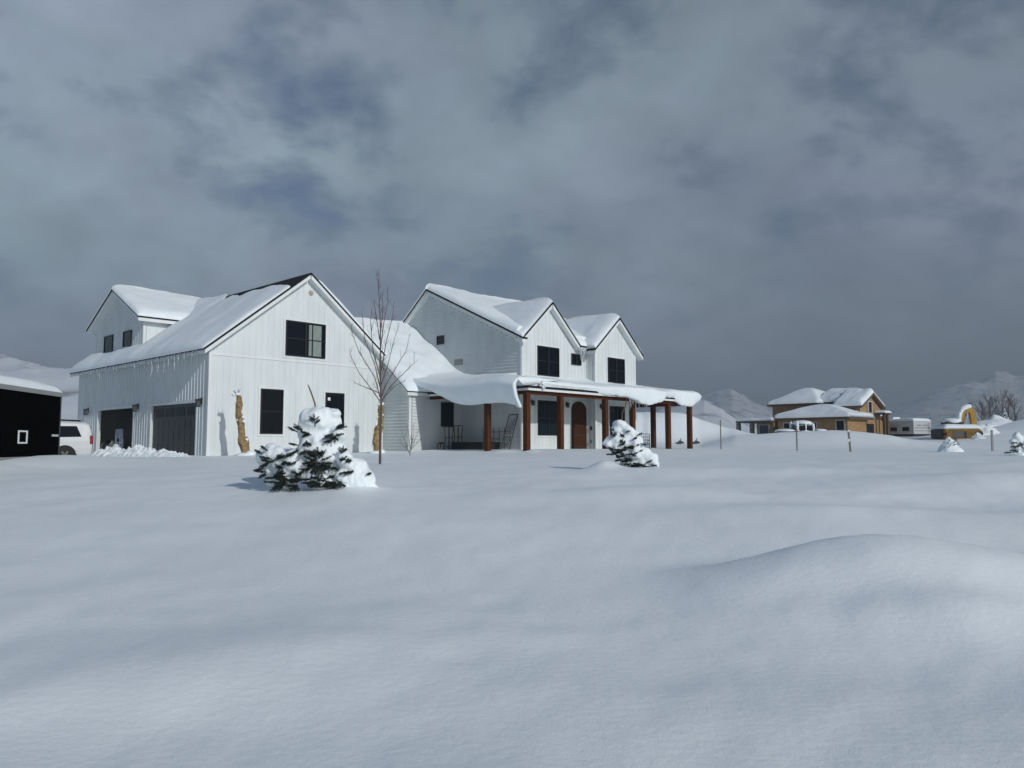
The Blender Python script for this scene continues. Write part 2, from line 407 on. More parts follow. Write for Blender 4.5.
window('s', DS, +1, 10.4, 11.5, 4.95, 6.08, cols=1, rows=1, glass=GLASS2, trim=False)
window('s', DS, +1, 13.05, 14.3, 4.95, 6.08, cols=1, rows=1, glass=GLASS2, trim=False)
# gable front windows
window('w', 0, +1, 3.61, 5.77, 4.14, 5.82, cols=2, rows=2, curtain=[(4.85, 5.02, 4.22, 5.72), (5.08, 5.55, 4.22, 5.72)], label='upstairs black window with a pale curtain behind the right sash')
window('w', 0, +1, 2.42, 3.56, 0.46, 2.52, cols=1, rows=2)
w_ = window('w', 0, +1, 5.84, 6.92, 0.45, 2.51, cols=1, rows=2)
m = MB(); m.box(5.97, 6.11, -0.06, -0.05, 2.12, 2.27); m.obj('sticker', TRIM, w_)
m = MB()
m.tube([(4.94, -0.002, 7.29), (4.94, -0.05, 7.29)], [0.13, 0.12], 16); m.tube([(4.94, -0.04, 7.29), (4.94, -0.08, 7.29)], [0.075, 0.07], 12)
m.obj('gable_vent', mat('faded_vent_plastic', (0.42, 0.33, 0.30), 0.6), house)
# wall lanterns
def sconce(axis, c, inward, h, z, k=1.0, parent=house):
    m = MB()
    box_ax(m, axis, c, inward, h-0.07*k, h+0.07*k, z-0.05*k, z+0.28*k, 0.002, 0.03)
    def P(o, hh, zz): return (c-inward*o, hh, zz) if axis == 's' else (hh, c-inward*o, zz)
    m.tube([P(0.03, h, z+0.2*k), P(0.14*k, h, z+0.26*k), P(0.2*k, h, z+0.18*k)], [0.014]*3, 6)
    o0 = 0.1*k; o1 = 0.3*k
    m.prism([P(o0-0.03, h-0.13*k, z+0.14*k), P(o1+0.03, h-0.13*k, z+0.14*k), P(o1+0.03, h+0.13*k, z+0.14*k), P(o0-0.03, h+0.13*k, z+0.14*k)], (0, 0, 0.03*k))
    m.prism([P(o0, h-0.09*k, z+0.17*k), P(o1, h-0.09*k, z+0.17*k), P(o1, h+0.09*k, z+0.17*k), P(o0, h+0.09*k, z+0.17*k)], (0, 0, 0.03*k))
    m.prism([P(o0, h-0.1*k, z-0.2*k), P(o1, h-0.1*k, z-0.2*k), P(o1, h+0.1*k, z-0.2*k), P(o0, h+0.1*k, z-0.2*k)], (0, 0, 0.03*k))
    for o in (o0+0.01, o1-0.01):
        for q in (-0.09*k, 0.09*k): m.tube([P(o, h+q, z-0.18*k), P(o, h+q, z+0.15*k)], [0.012]*2, 5)
    s_ = m.obj('wall_lantern', BLACK, parent)
    g = MB(); g.prism([P(o0+.02, h-0.07*k, z-0.165*k), P(o1-.02, h-0.07*k, z-0.165*k), P(o1-.02, h+0.07*k, z-0.165*k), P(o0+.02, h+0.07*k, z-0.165*k)], (0, 0, 0.3*k))
    g.obj('lantern_glass', mat('lantern_frosted_glass', (0.08, 0.09, 0.10), 0.2), s_)
    return s_
for h in (0.62, 7.62, 14.6): sconce('s', 0, +1, h, 1.78, 0.85)

# ---- connecting wing ---------------------------------------------
WW = -2.1; SM = 12.95
def wz(w): return 2.68 + 0.79*(w+2.36)
wr = 2.6
wall('s', GS, [(WW, HB), (0.001, HB), (0.001, wz(0)-0.27), (WW, wz(WW)-0.25)], 'lap', +1)
wall('w', WW, [(GS+0.17, HB), (SM, HB), (SM, wz(WW)-0.27), (GS+0.17, wz(WW)-0.27)], 'lap', +1)
m = MB(); m.box(GS-0.03, GS+0.10, WW-0.03, WW-0.001, HB, wz(WW)-0.3); m.box(GS-0.03, GS-0.001, WW-0.001, WW+0.1, HB, wz(WW)-0.28); m.obj('corner_board', TRIM, house)
roof_slab([(9.07, -2.36, 2.68), (SM, -2.36, 2.68), (SM, -0.42, wz(-0.42)), (9.07, -0.42, wz(-0.42))])
roof_slab([(9.45, -0.42, wz(-0.42)), (SM, -0.42, wz(-0.42)), (SM, 0.2, wz(0.2)), (9.45, 0.2, wz(0.2))], fascia=False)
roof_slab([(6.6, 0.2, wz(0.2)), (SM, 0.2, wz(0.2)), (SM, wr, wz(wr)), (6.6, wr, wz(wr))], fascia=False)
roof_slab([(SM, 6.2, wz(-1)), (6.6, 6.2, wz(-1)), (6.6, wr, wz(wr)), (SM, wr, wz(wr))], fascia=False)
def WH(s, w): return 1 + 1.4*np.exp(-((SM-s)/1.25)**2)*np.clip((3.4-w)/5.5, 0.25, 1) + 0.2*np.sin(np.clip((w+2.4)/5, 0, 1)*3.1)
def wing_h(A, B): return 1 + 1.7*np.exp(-((1-A)*3.9/1.2)**2)*(1-0.5*B) + 0.25*np.sin(np.clip(B, 0, 1)*3.1)
snow_patch('snow_cover', [(9.02, -2.42, wz(-2.42)), (SM+0.02, -2.42, wz(-2.42)), (SM+0.02, -0.2, wz(-0.2)), (9.02, -0.2, wz(-0.2))], 0.38, house, free=(1, 0, 0, 1), n=(24, 14), seed=12, bulge=0.1, hfun=lambda A, B: WH(9.02+A*3.95, -2.42+B*2.22)*(1-0.45*sstep(0.35, 0.0, A)*(1-B)))
snow_patch('snow_cover', [(9.3, -0.5, wz(-0.5)), (SM+0.02, -0.5, wz(-0.5)), (SM+0.02, 0.5, wz(0.5)), (9.3, 0.5, wz(0.5))], 0.38, house, free=(0, 0, 0, 0), n=(24, 10), seed=12, hfun=lambda A, B: WH(9.3+A*3.67, -0.5+B))
snow_patch('snow_cover', [(6.9, 0.2, wz(0.2)), (SM+0.02, 0.2, wz(0.2)), (SM+0.02, wr, wz(wr)), (6.9, wr, wz(wr))], 0.38, house, free=(0, 0, 0, 0), n=(30, 14), seed=12, hfun=lambda A, B: WH(6.9+A*6.07, 0.2+B*2.4))
snow_patch('snow_cover', [(SM, 5.8, wz(-0.6)), (6.9, 5.8, wz(-0.6)), (6.9, wr, wz(wr)), (SM, wr, wz(wr))], 0.40, house, free=(1, 0, 0, 0), n=(20, 10), seed=13)
window('w', WW, +1, 11.49, 12.36, 0.9, 2.18, cols=1, rows=1, trim=False, glass=GLASS2)

# ---- main two storey block ---------------------------------------
WF = -6.53; SE = 22.0; MR = 0.46; MZ = 8.7; sl = (8.7-5.3)/(0.46+6.85)
def mz(w): return MZ - (MR-w)*sl if w <= MR else MZ - (w-MR)*0.81
BW = 5.0
mp = [(WF, HB), (BW, HB), (BW, mz(BW)-0.27), (MR, MZ-0.27), (WF, mz(WF)-0.27)]
wall('s', SM, mp, 'lap', +1); wall('s', SE, mp, 'lap', -1)
wall('w', BW, [(SM+.17, HB), (SE-.17, HB), (SE-.17, mz(BW)-0.27), (SM+.17, mz(BW)-0.27)], 'lap', -1)
G1 = 14.98; G1r = 7.35; G1e = 5.28; SB = 18.16; WB = -7.14; G2 = 20.1; G2r = 7.08; G2e = 5.12
def g1z(s): return G1r - abs(s-G1)*(G1r-G1e)/2.32
def g2z(s): return G2r - abs(s-G2)*(G2r-G2e)/2.32
zf = mz(WF)-0.27
wall('w', WF, [(SM+0.001, HB), (SB, HB), (SB, zf), (17.0, zf), (G1, G1r-0.27), (SM+0.001, g1z(SM)-0.27)], 'batten', +1, skip=[(13.9, 15.9, 3.38, 5.15), (13.9, 15.9, 0.3, 2.35)] if False else [(13.93, 15.9, 3.4, 5.12)])
m = MB(); m.box(SM-0.035, SM+0.11, WF-0.035, WF-0.001, HB, g1z(SM)-0.33); m.box(SM-0.05, SM-0.001, WF-0.001, WF+0.11, HB, zf-0.05); m.obj('corner_board', TRIM, house)
# forward bay with the second gable
wall('w', WB, [(SB, HB), (SE, HB), (SE, g2z(SE)-0.27), (G2, G2r-0.27), (SB, g2z(SB)-0.27)], 'batten', +1, skip=[(19.15, 21.02, 3.28, 4.92)])
wall('s', SB, [(WB+.17, HB), (WF, HB), (WF, zf), (WB+.17, zf)], 'batten', +1)
wall('s', SE, [(WB+.17, HB), (WF, HB), (WF, zf), (WB+.17, zf)], 'batten', -1)
m = MB(); m.box(SB-0.035, SB+0.10, WB-0.035, WB-0.001, HB, g2z(SB)-0.33); m.obj('corner_board', TRIM, house); m = MB(); m.box(SE-0.09, SE+0.035, WB-0.035, WB-0.001, HB, g2z(SE)-0.33); m.obj('corner_board', TRIM, house)
# roofs
roof_slab([(12.6, WF+0.1, mz(WF+0.1)), (22.35, WF+0.1, mz(WF+0.1)), (22.35, MR, MZ), (12.6, MR, MZ)])
roof_slab([(22.35, 5.4, mz(5.4)), (12.6, 5.4, mz(5.4)), (12.6, MR, MZ), (22.35, MR, MZ)])
for a, b in ((12.6, 13.0), (17.22, 17.85)):
    roof_slab([(a, -6.87, mz(-6.87)), (b, -6.87, mz(-6.87)), (b, WF+0.1, mz(WF+0.1)), (a, WF+0.1, mz(WF+0.1))])
wb1 = MR-(MZ-G1r)/sl; wb2 = MR-(MZ-G2r)/sl
roof_slab([(12.66, -6.55, G1e), (12.66, -6.88, G1e), (G1, -6.88, G1r), (G1, wb1, G1r)])
roof_slab([(17.3, -6.88, G1e), (17.3, -5.6, G1e), (G1, wb1, G1r), (G1, -6.88, G1r)])
roof_slab([(17.78, -5.6, G2e), (17.78, -7.49, G2e), (G2, -7.49, G2r), (G2, wb2, G2r)])
roof_slab([(22.42, -7.49, G2e), (22.42, -5.6, G2e), (G2, wb2, G2r), (G2, -7.49, G2r)])
T = 0.36
snow_patch('snow_cover', [(12.66, -6.42, mz(-6.42)), (22.33, -6.42, mz(-6.42)), (22.33, MR, MZ), (12.66, MR, MZ)], T*.9, house, free=(0, 1, 0, 1), n=(60, 30), seed=20, bulge=0.03, hfun=lambda A, B: 1+0.35*np.exp(-((A-0.0)/0.12)**2)*sstep(0.5, 0, B))
snow_patch('snow_cover', [(22.4, 5.45, mz(5.45)), (12.56, 5.45, mz(5.45)), (12.56, MR, MZ), (22.4, MR, MZ)], T, house, free=(1, 1, 0, 1), n=(40, 16), seed=21, bulge=0.03)
for a, b, f1, f3 in ((12.63, 12.93, 0, 1), (17.2, 17.9, 0, 0)):
    snow_patch('snow_cover', [(a, -6.86, mz(-6.86)), (b, -6.86, mz(-6.86)), (b, -6.3, mz(-6.3)), (a, -6.3, mz(-6.3))], 0.30, house, free=(1, f1, 0, f3), n=(8, 8), seed=22, bulge=0.02)
snow_patch('snow_cover', [(12.7, -6.3, G1e+.03), (12.7, -6.82, G1e+.03), (G1, -6.82, G1r), (G1, wb1+.6, G1r)], T*0.75, house, free=(0, 1, 0, 0), n=(24, 20), seed=23, bulge=0.02)
snow_patch('snow_cover', [(17.34, -6.84, G1e-.03), (17.34, -5.2, G1e-.03), (G1, wb1+.6, G1r), (G1, -6.84, G1r)], T*0.85, house, free=(1, 0, 0, 1), n=(24, 20), seed=24, bulge=0.04)
snow_patch('snow_cover', [(17.82, -6.0, G2e+.03), (17.82, -7.44, G2e+.03), (G2, -7.44, G2r), (G2, wb2+.6, G2r)], T*0.8, house, free=(0, 1, 0, 0), n=(24, 20), seed=25, bulge=0.02)
snow_patch('snow_cover', [(22.47, -7.45, G2e-.03), (22.47, -5.2, G2e-.03), (G2, wb2+.6, G2r), (G2, -7.45, G2r)], T, house, free=(1, 0, 0, 1), n=(24, 20), seed=26, bulge=0.06)
window('w', WF, +1, 14.06, 15.79, 3.5, 5.02)
window('w', WF, +1, 16.86, 17.67, 4.25, 4.85, cols=2, rows=1, trim=False)
window('w', WB, +1, 19.28, 20.89, 3.4, 4.8)
window('w', WF, +1, 14.08, 15.78, 0.44, 2.22, glass=GLASS2, trim=True)
window('w', WB, +1, 19.42, 20.83, 0.45, 2.1, glass=GLASS2)
window('s', SM, +1, -0.74, -0.16, 5.5, 5.98, cols=1, rows=2, fr=0.04, trim=False)
m = MB()
for k in range(5): box_ax(m, 's', SM, +1, -2.2, -1.62, 4.28+k*0.055, 4.31+k*0.055, 0.03, 0.06)
box_ax(m, 's', SM, +1, -2.25, -1.57, 4.24, 4.58, 0.002, 0.04); m.obj('wall_vent', mat('grey_vent_metal', (0.30, 0.30, 0.29), 0.6), house)
sconce('w', WF, +1, 13.66, 2.05, .62); sconce('w', WF, +1, 16.42, 2.05, .62); sconce('w', WB, +1, 18.62, 2.0, .62)
m = MB(); box_ax(m, 's', SB, +1, -6.95, -6.83, 0.75, 0.95, 0.03, 0.06); m.obj('doorbell', BLACK, house)
m = MB(); box_ax(m, 's', SB, +1, -6.95, -6.82, 0.05, 0.2, 0.03, 0.07); m.obj('outlet_box', GREYB, house)
# arched front door
m = MB(); h0, h1, zb_, zs = 16.92, 18.02, -0.3, 1.84
arch = [(h0, zb_), (h1, zb_)] + [((h0+h1)/2 + 0.55*math.cos(t), zs + 0.37*math.sin(t)) for t in np.linspace(0, math.pi, 15)]
m.prism([(h, WF-0.05, z) for h, z in arch], (0, 0.045, 0))
fd = m.obj('front_door', DOORW, house)
m = MB()
for k in range(1, 6):
    h = h0 + (h1-h0)*k/6; m.box(h-0.012, h+0.012, WF-0.056, WF-0.0505, 0.5, 2.0)
m.box(h0+.06, h1-.06, WF-0.06, WF-0.0505, 0.42, 0.5); m.box(h0+.1, h1-.1, WF-0.06, WF-0.0505, -0.2, -0.1)
m.obj('door_mouldings', mat('dark_door_groove', (0.03, 0.011, 0.005), 0.6), fd)
m = MB(); m.tube([(h0+0.12, WF-0.09, 0.85), (h0+0.12, WF-0.09, 1.2)], [0.018]*2, 8); m.obj('handle', IRON, fd)
m = MB()
out = [((h0+h1)/2 + 0.62*math.cos(t), zs + 0.44*math.sin(t)) for t in np.linspace(0, math.pi, 15)]
inn = [((h0+h1)/2 + 0.553*math.cos(t), zs + 0.373*math.sin(t)) for t in np.linspace(0, math.pi, 15)]
for i in range(14):
    m.prism([(out[i][0], WF-0.06, out[i][1]), (out[i+1][0], WF-0.06, out[i+1][1]), (inn[i+1][0], WF-0.06, inn[i+1][1]), (inn[i][0], WF-0.06, inn[i][1])], (0, 0.058, 0))
m.box(h0-0.07, h0-0.003, WF-0.06, WF-0.002, zb_, zs); m.box(h1+0.003, h1+0.07, WF-0.06, WF-0.002, zb_, zs); m.obj('door_frame', DOORW, fd)

# ---- porch --------------------------------------------------------
PE = 2.62; PW = -9.25; PSL = 10.4; PSR = 25.5; PWZ = 3.05
porch = []
def post(s, w):
    m = MB(); m.box(s-0.125, s+0.125, w-0.125, w+0.125, HB, 2.27)
    return m.obj('porch_post', STAIN, house, bevel=0.012)
for s, w in ((10.66, -8.9), (13.06, -8.9), (16.65, -8.9), (19.09, -8.9), (22.65, -8.9), (25.02, -8.9), (10.66, -6.4), (25.02, -6.4)): post(s, w)
m = MB(); m.box(10.5, 25.18, -9.02, -8.78, 2.272, 2.50); m.obj('porch_beam', BEAMW, house)
m = MB(); m.box(10.56, 10.76, -8.779, -2.3, 2.272, 2.50); m.obj('porch_beam', BEAMW, house)
m = MB(); m.box(24.92, 25.12, -8.779, -2.5, 2.272, 2.50); m.obj('porch_beam', BEAMW, house)
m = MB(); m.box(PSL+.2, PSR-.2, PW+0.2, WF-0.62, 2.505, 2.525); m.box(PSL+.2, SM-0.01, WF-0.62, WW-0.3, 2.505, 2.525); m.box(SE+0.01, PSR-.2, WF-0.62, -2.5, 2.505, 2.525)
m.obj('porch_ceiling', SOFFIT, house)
Fw, Lw, Rw = -6.4, SM+0.1, SE-0.1
r_ = roof_slab([(PSL, PW, PE), (PSR, PW, PE), (Rw, Fw, PWZ+.02), (Lw, Fw, PWZ+.02)], fascia=False)
roof_slab([(PSL, -2.3, PE), (PSL, PW, PE), (Lw, Fw, PWZ+.02), (Lw, -2.3, PWZ+.02)], fascia=False)
roof_slab([(PSR, PW, PE), (PSR, -2.5, PE), (Rw, -2.5, PWZ+.02), (Rw, Fw, PWZ+.02)], fascia=False)
m = MB()
m.box(PSL+0.03, PSR-0.03, PW+0.03, PW+0.07, PE-0.20, PE-0.088); m.box(PSL+0.03, PSL+0.07, PW+0.07, -2.4, PE-0.20, PE-0.088); m.box(PSR-0.07, PSR-0.03, PW+0.07, -2.5, PE-0.20, PE-0.088)
m.box(PSL+0.07, PSR-0.07, PW+0.07, PW+0.25, PE-0.115, PE-0.09)
m.obj('fascia', TRIM, r_)
# snow on the porch: profile sheets. front: grid over (s, across) with waves and partly overhanging lip
def porch_front():
    na = 170; S = np.linspace(PSL-0.05, PSR+0.15, na)
    prof_u = np.concatenate([np.linspace(0, 1, 26)])
    X = np.zeros((na, 40)); Y = X.copy(); Z = X.copy()
    for i, s in enumerate(S):
        lip = 0.12 + 0.55*sstep(14.6, 18.2, s) - 0.10*math.sin(s*1.9+1) + 0.12*vnoise(s*0.9, 3.3) - 0.35*sstep(21.2, 21.9, s)*(1-sstep(22.8, 23.4, s)) - 0.25*sstep(24.3, 25.3, s)
        hang = 0.02 + 0.42*sstep(15.0, 18.6, s)*(0.75+0.35*math.sin(s*1.35)) * (1-0.9*sstep(21.2, 21.8, s)*(1-sstep(22.7, 23.3, s))) * (1-0.75*sstep(24.3, 25.2, s))
        hang = max(hang, 0.0) + 0.05*max(0, vnoise(s*2.3, 8.1)) + 0.035*float(vnoise(s*6.0, 2.7))*sstep(15, 17, s)
        th = 0.34 + 0.06*vnoise(s*0.7, 1.0) + 0.08*sstep(15, 19, s)
        endf = min(1, math.sqrt(max(0, 1-(1-min(1, (PSR+0.15-s)/0.45))**2)))*min(1, math.sqrt(max(0.0, 1-(1-min(1, (s-PSL+0.05)/0.3))**2)))
        th *= endf; hang *= endf; lip *= endf
        edge = 0.34*(1-sstep(14.2, 16.4, s))   # snow has slid back from the edge on the left
        yo = PW - lip*0.55 + edge
        pts = []
        # underside tip, then outward round, then up and back to the wall
        zt = PE + th
        for t in np.linspace(0, 1, 12):
            a = -math.pi/2 + t*math.pi/2*1.0
            pts.append((yo + 0.16*(1-math.cos(a))*0.9 if False else yo + 0.18*(1-math.cos(a)), PE - hang + (hang+th*0.55)*(0.5+0.5*math.sin(-math.pi/2+t*math.pi))))
        for t in np.linspace(0.05, 1, 28):
            y = yo + (Fw-yo)*t
            base = PE + max(0, (y-PW))/(Fw-PW)*(PWZ-PE)
            k = math.sqrt(max(0, 1-(1-min(1, (y-yo)/0.5))**2))
            wig = 0.05*float(fbm(s*0.6, y*0.8, 5.0, 3))
            k2 = th*(0.55+0.45*k) + wig*endf + 0.10*sstep(0.6, 1, t)*endf
            if s < SM: # left hip
                base = min(base, PE + max(0, s-PSL)/(Lw-PSL)*(PWZ-PE))
            if s > SE:
                base = min(base, PE + max(0, PSR-s)/(PSR-Rw)*(PWZ-PE))
            pts.append((y, base + k2))
        for j, (y, z) in enumerate(pts): X[i, j] = s; Y[i, j] = y; Z[i, j] = z
    Yb = Y.copy(); Zb = np.minimum(Z-0.002, PE-0.0 + 0*Z)
    # bottom: fold back under the lip to the roof surface
    for i in range(na):
        for j in range(40):
            y = max(Y[i, j], PW+0.002+0.0)
            base = PE + max(0, (y-PW))/(Fw-PW)*(PWZ-PE)
            s = S[i]
            if s < SM: base = min(base, PE + max(0, s-PSL)/(Lw-PSL)*(PWZ-PE))
            if s > SE: base = min(base, PE + max(0, PSR-s)/(PSR-Rw)*(PWZ-PE))
            if j < 12: 
                zz_ = min(base+0.004, Z[i, j]+0.0); Yb[i, j] = max(Y[i, j]+0.10, PW-0.03) if Z[i, j] < PE else y; Zb[i, j] = Z[i, j]+0.02 if Z[i, j] < PE else base+0.004
            else: Yb[i, j] = y; Zb[i, j] = base+0.004
    bot = np.stack([X.ravel(), Yb.ravel(), Zb.ravel()], 1)
    return grid_mesh('snow_cover', X, Y, Z, SNOW, house, closed_bottom=bot)
porch_front()
def porch_left():
    """snow sheet on the left arm sliding off and curling down past the eave"""
    W = np.linspace(-9.0, -1.4, 90); outer = []; 
    rows_o = []; rows_i = []
    for w in W:
        k = float(sstep(-2.6, -4.6, w)); 
        k = float(1-sstep(-5.2, -2.4, w)); c = 0.10*vnoise(w*0.8, 2.2)
        drop = (1.32 + c + 0.10*math.sin(w*1.1))*k + 0.12*(1-k) - 0.55*(1-k)
        drop = 0.05 + (0.98 - 0.28*float(sstep(-6.5, -3.6, w)) + 0.12*c + 0.05*math.sin(w*1.1))*k
        if w < -8.8: drop = 1.12
        # outer profile (s, z), from the wall outward and down
        zt = 3.05 + 0.50
        o = []; n_ = []
        for t in np.linspace(0, 1, 14): o.append((SM+0.03 - t*(SM+0.03-10.15), zt - 0.33*t - 0.10*t*t + 0.03*math.sin(w*0.9+t*3) + 0.04*float(fbm(w*0.7, t*2.5, 1.0, 3))))
        cap = PE + (w-PW)/(Fw-PW)*(PWZ-PE) + 0.36
        if w < -6.2: o = [(a_, min(b_, cap)) for a_, b_ in o]
        wg = 0.72*math.exp(min(0.0, (w+1.4)/1.15))
        o = [(a_, b_+wg*(0.5+0.5*(a_-10.15)/2.8)) for a_, b_ in o]
        s0, z0 = o[-1]
        for t in np.linspace(0.12, 1, 16):
            a = t*math.pi/2
            ss = s0 - 0.50*math.sin(min(a*2.6, math.pi/2)) + 0.62*max(0, t-0.30)**1.5/0.8*k
            zz = z0 - (0.30+0.0)*(1-math.cos(min(a*1.6, math.pi/2))) - (drop)*t**1.2*0.98
            o.append((ss, zz))
        inn = []
        for (ss, zz) in o:
            if ss >= 10.45 and zz > PE: inn.append((ss, PE + (ss-PSL)/(Lw-PSL)*(PWZ-PE) + 0.004))
            else: inn.append(None)
        last = len(o)-1
        for j in range(len(o)):
            if inn[j] is None:
                ss, zz = o[j]; th = 0.22 - 0.06*(j/last)
                inn[j] = (min(ss+th+0.03, 10.42) if zz > PE+0.3 else ss+th, min(zz-0.02 if zz > PE+0.3 else zz+0.03, zz+0.03))
                if zz > PE+0.25: inn[j] = (10.38, PE+0.004 + (0.02))
        rows_o.append(o); rows_i.append(inn)
    na, nb = len(W), len(rows_o[0])
    X = np.array([[p[0] for p in r] for r in rows_o]); Z = np.array([[p[1] for p in r] for r in rows_o]); Y = np.repeat(W[:, None], nb, 1)
    Xi = np.array([[p[0] for p in r] for r in rows_i]); Zi = np.array([[p[1] for p in r] for r in rows_i])
    bot = np.stack([Xi.ravel(), Y.ravel(), Zi.ravel()], 1)
    return grid_mesh('snow_cover', X, Y, Z, SNOW, house, closed_bottom=bot)
porch_left()
snow_patch('snow_cover', [(PSR+0.08, PW+0.3, PE), (PSR+0.08, -2.5, PE), (Rw, -2.5, PWZ), (Rw, Fw, PWZ)], 0.40, house, free=(1, 1, 0, 0), n=(30, 14), seed=31, bulge=0.1)
# fresh lump of snow stuck on the eave
m = MB(); m.tube([(11.36, PW-0.05, 2.5), (11.37, PW-0.06, 2.6), (11.4, PW-0.03, 2.74), (11.4, PW+0.08, 2.84)], [0.06, 0.10, 0.11, 0.08], 9); m.obj('snow_cover', SNOW, house, smooth=True)

# icicles
def icicle(s, w, z, L, r=0.022):
    m = MB(); n_ = 5
    pts = [(s+0.01*rnd.uniform(-1, 1)*i, w+0.01*rnd.uniform(-1, 1)*i, z - L*i/n_) for i in range(n_+1)]
    m.tube(pts, [r*(1-i/n_)**0.8+0.002 for i in range(n_+1)], 6); return m.obj('icicle', ICE, house, smooth=True)
for i in range(46):
    w = 0.5 + i*0.345 + rnd.uniform(-.14, .14); c = 0.35 + 0.9*math.exp(-((w-4.2)/2.2)**2) + 0.6*math.exp(-((w-12)/1.6)**2)
    icicle(-0.41, w, EZ-0.05, max(0.1, c*rnd.uniform(0.25, 1.0)), rnd.uniform(.022, .045))
for i in range(9): icicle(17.15+i*0.11, -6.9, 5.2, rnd.uniform(0.2, 0.9), rnd.uniform(.02, .035))
for i in range(11): icicle(18.2+i*0.17, PW-0.12, 2.45, rnd.uniform(0.25, 0.75), rnd.uniform(.018, .03))

# ================================================================== things on and around the porch (house frame -> world)
def H(s, w, z=0.0): return (O[0]+s*U[0]+w*V[0], O[1]+s*U[1]+w*V[1], z)
HR = math.pi/2 - ANG
FZ = -0.34
# tall stools
def plant_stand(s, w, h, lab):
    t = empty('plant_stand', lab, 'plant stand', H(s, w, FZ), HR, 'tall iron plant stands on the porch')
    for a in range(4):
        x = 0.16*(1 if a & 1 else -1); y = 0.16*(1 if a & 2 else -1)
        m = MB(); m.tube([(x*1.3, y*1.3, 0), (x*0.8, y*0.8, h*0.5), (x, y, h)], [0.02]*3, 6); m.obj('leg', IRON, t)
    for z in (0.18*h, 0.55*h):
        m = MB(); m.tube([(0.19*math.cos(q), 0.19*math.sin(q), z) for q in np.linspace(0, 2*math.pi, 13)], [0.013]*13, 5); m.obj('ring', IRON, t)
    m = MB(); m.tube([(0, 0, h), (0, 0, h+0.03)], [0.22, 0.22], 16); m.obj('top', IRON, t)
plant_stand(11.55, -2.7, 1.22, 'tall black iron plant stand under the left edge of the porch side window')
plant_stand(12.15, -2.75, 1.28, 'tall black iron plant stand under the right edge of the porch side window')
t = empty('patio_table', 'low dark covered patio table in front of the porch side wall', 'patio table', H(12.05, -4.15, FZ), HR)
m = MB(); m.prism([(-0.62, -1.15, 0.0), (0.62, -1.15, 0.0), (0.62, 1.15, 0.0), (-0.62, 1.15, 0.0)], (0, 0, 0.40)); m.obj('cover', mat('black_cover_cloth', (0.012, 0.013, 0.014), 0.85, bump=0.02, bscale=6), t, bevel=0.06)
m = MB(); m.box(-0.66, 0.66, -1.19, 1.19, 0.402, 0.44); m.obj('table_top', IRON, t, bevel=0.012)
t = empty('wire_rack', 'open black wire shelf rack behind the side porch post', 'wire rack', H(12.45, -5.25, FZ), HR)
for x in (-0.2, 0.2):
    for y in (-0.75, 0, 0.75):
        m = MB(); m.tube([(x, y, 0), (x, y, 1.15)], [0.014]*2, 6); m.obj('upright', IRON, t)
for z in (0.3, 0.62, 0.95):
    m = MB()
    for x in (-0.2, 0, 0.2): m.tube([(x, -0.78, z), (x, 0.78, z)], [0.011]*2, 5)
    for y in np.linspace(-0.75, 0.75, 7): m.tube([(-0.2, y, z), (0.2, y, z)], [0.008]*2, 5)
    m.obj('shelf', IRON, t)
t = empty('lattice_panel', 'tall dark lattice panel leaning against the lap siding right of the wire rack', 'lattice panel', H(12.1, -6.05, FZ), HR)
m = MB(); A = lambda u, v: (0.10+0.65*(v/1.85), -0.3+0.6*u, v)
for u in (0, 1): m.tube([A(u, 0), A(u, 1.8)], [0.02]*2, 6)
for v in (0.02, 1.8): m.tube([A(0, v), A(1, v)], [0.02]*2, 6)
m.obj('frame', IRON, t)
m = MB()
for k in range(-3, 12):
    for sg in (1, -1):
        p = []
        for u in (0, 1):
            v = k*0.19 + (u if sg > 0 else 1-u)*0.6
            p.append((u, v))
        if 0 <= p[0][1] <= 1.8 and 0 <= p[1][1] <= 1.8: m.tube([A(*p[0]), A(*p[1])], [0.011]*2, 4)
m.obj('lattice', IRON, t)
t = empty('lantern', 'small black floor lantern at the left end of the porch wall', 'lantern', H(10.95, -2.75, FZ), HR)
m = MB()
for x in (-.11, .11):
    for y in (-.11, .11): m.box(x-.014, x+.014, y-.014, y+.014, 0.03, 0.34)
m.box(-.15, .15, -.15, .15, 0, 0.03); m.box(-.15, .15, -.15, .15, 0.34, 0.37); m.box(-.08, .08, -.08, .08, 0.37, 0.43); m.obj('frame', IRON, t)
m = MB(); m.tube([(0, 0, 0.032), (0, 0, 0.2)], [0.045]*2, 10); m.obj('candle', TRIM, t)

# metal chair right of the small spruce
def wire_chair():
    b = px2w(644, 449, 38.0)
    t = empty('patio_chair', 'black wire patio chair half buried in snow right of the leaning small spruce', 'chair', (b.x, b.y, -0.45), R(-20))
    for x in (-.24, .24):
        m = MB(); m.tube([(x, -.24, 0), (x, -.24, .62), (x, .2, .62)], [0.016]*3, 6); m.tube([(x, .24, 0), (x, .22, .45), (x, .3, .95)], [0.016]*3, 6); m.obj('side_frame', IRON, t)
    m = MB(); m.box(-.25, .25, -.25, .24, .42, .45); m.obj('seat', IRON, t)
    m = MB()
    for z in np.linspace(.5, .95, 4): m.tube([(-.24, .22+(z-.45)*.16, z), (.24, .22+(z-.45)*.16, z)], [0.012]*2, 5)
    for x in np.linspace(-.16, .16, 4): m.tube([(x, .22, .47), (x, .3, .95)], [0.008]*2, 5)
    m.obj('backrest', IRON, t)
    b = px2w(641.5, 449, 38.0); 
wire_chair()

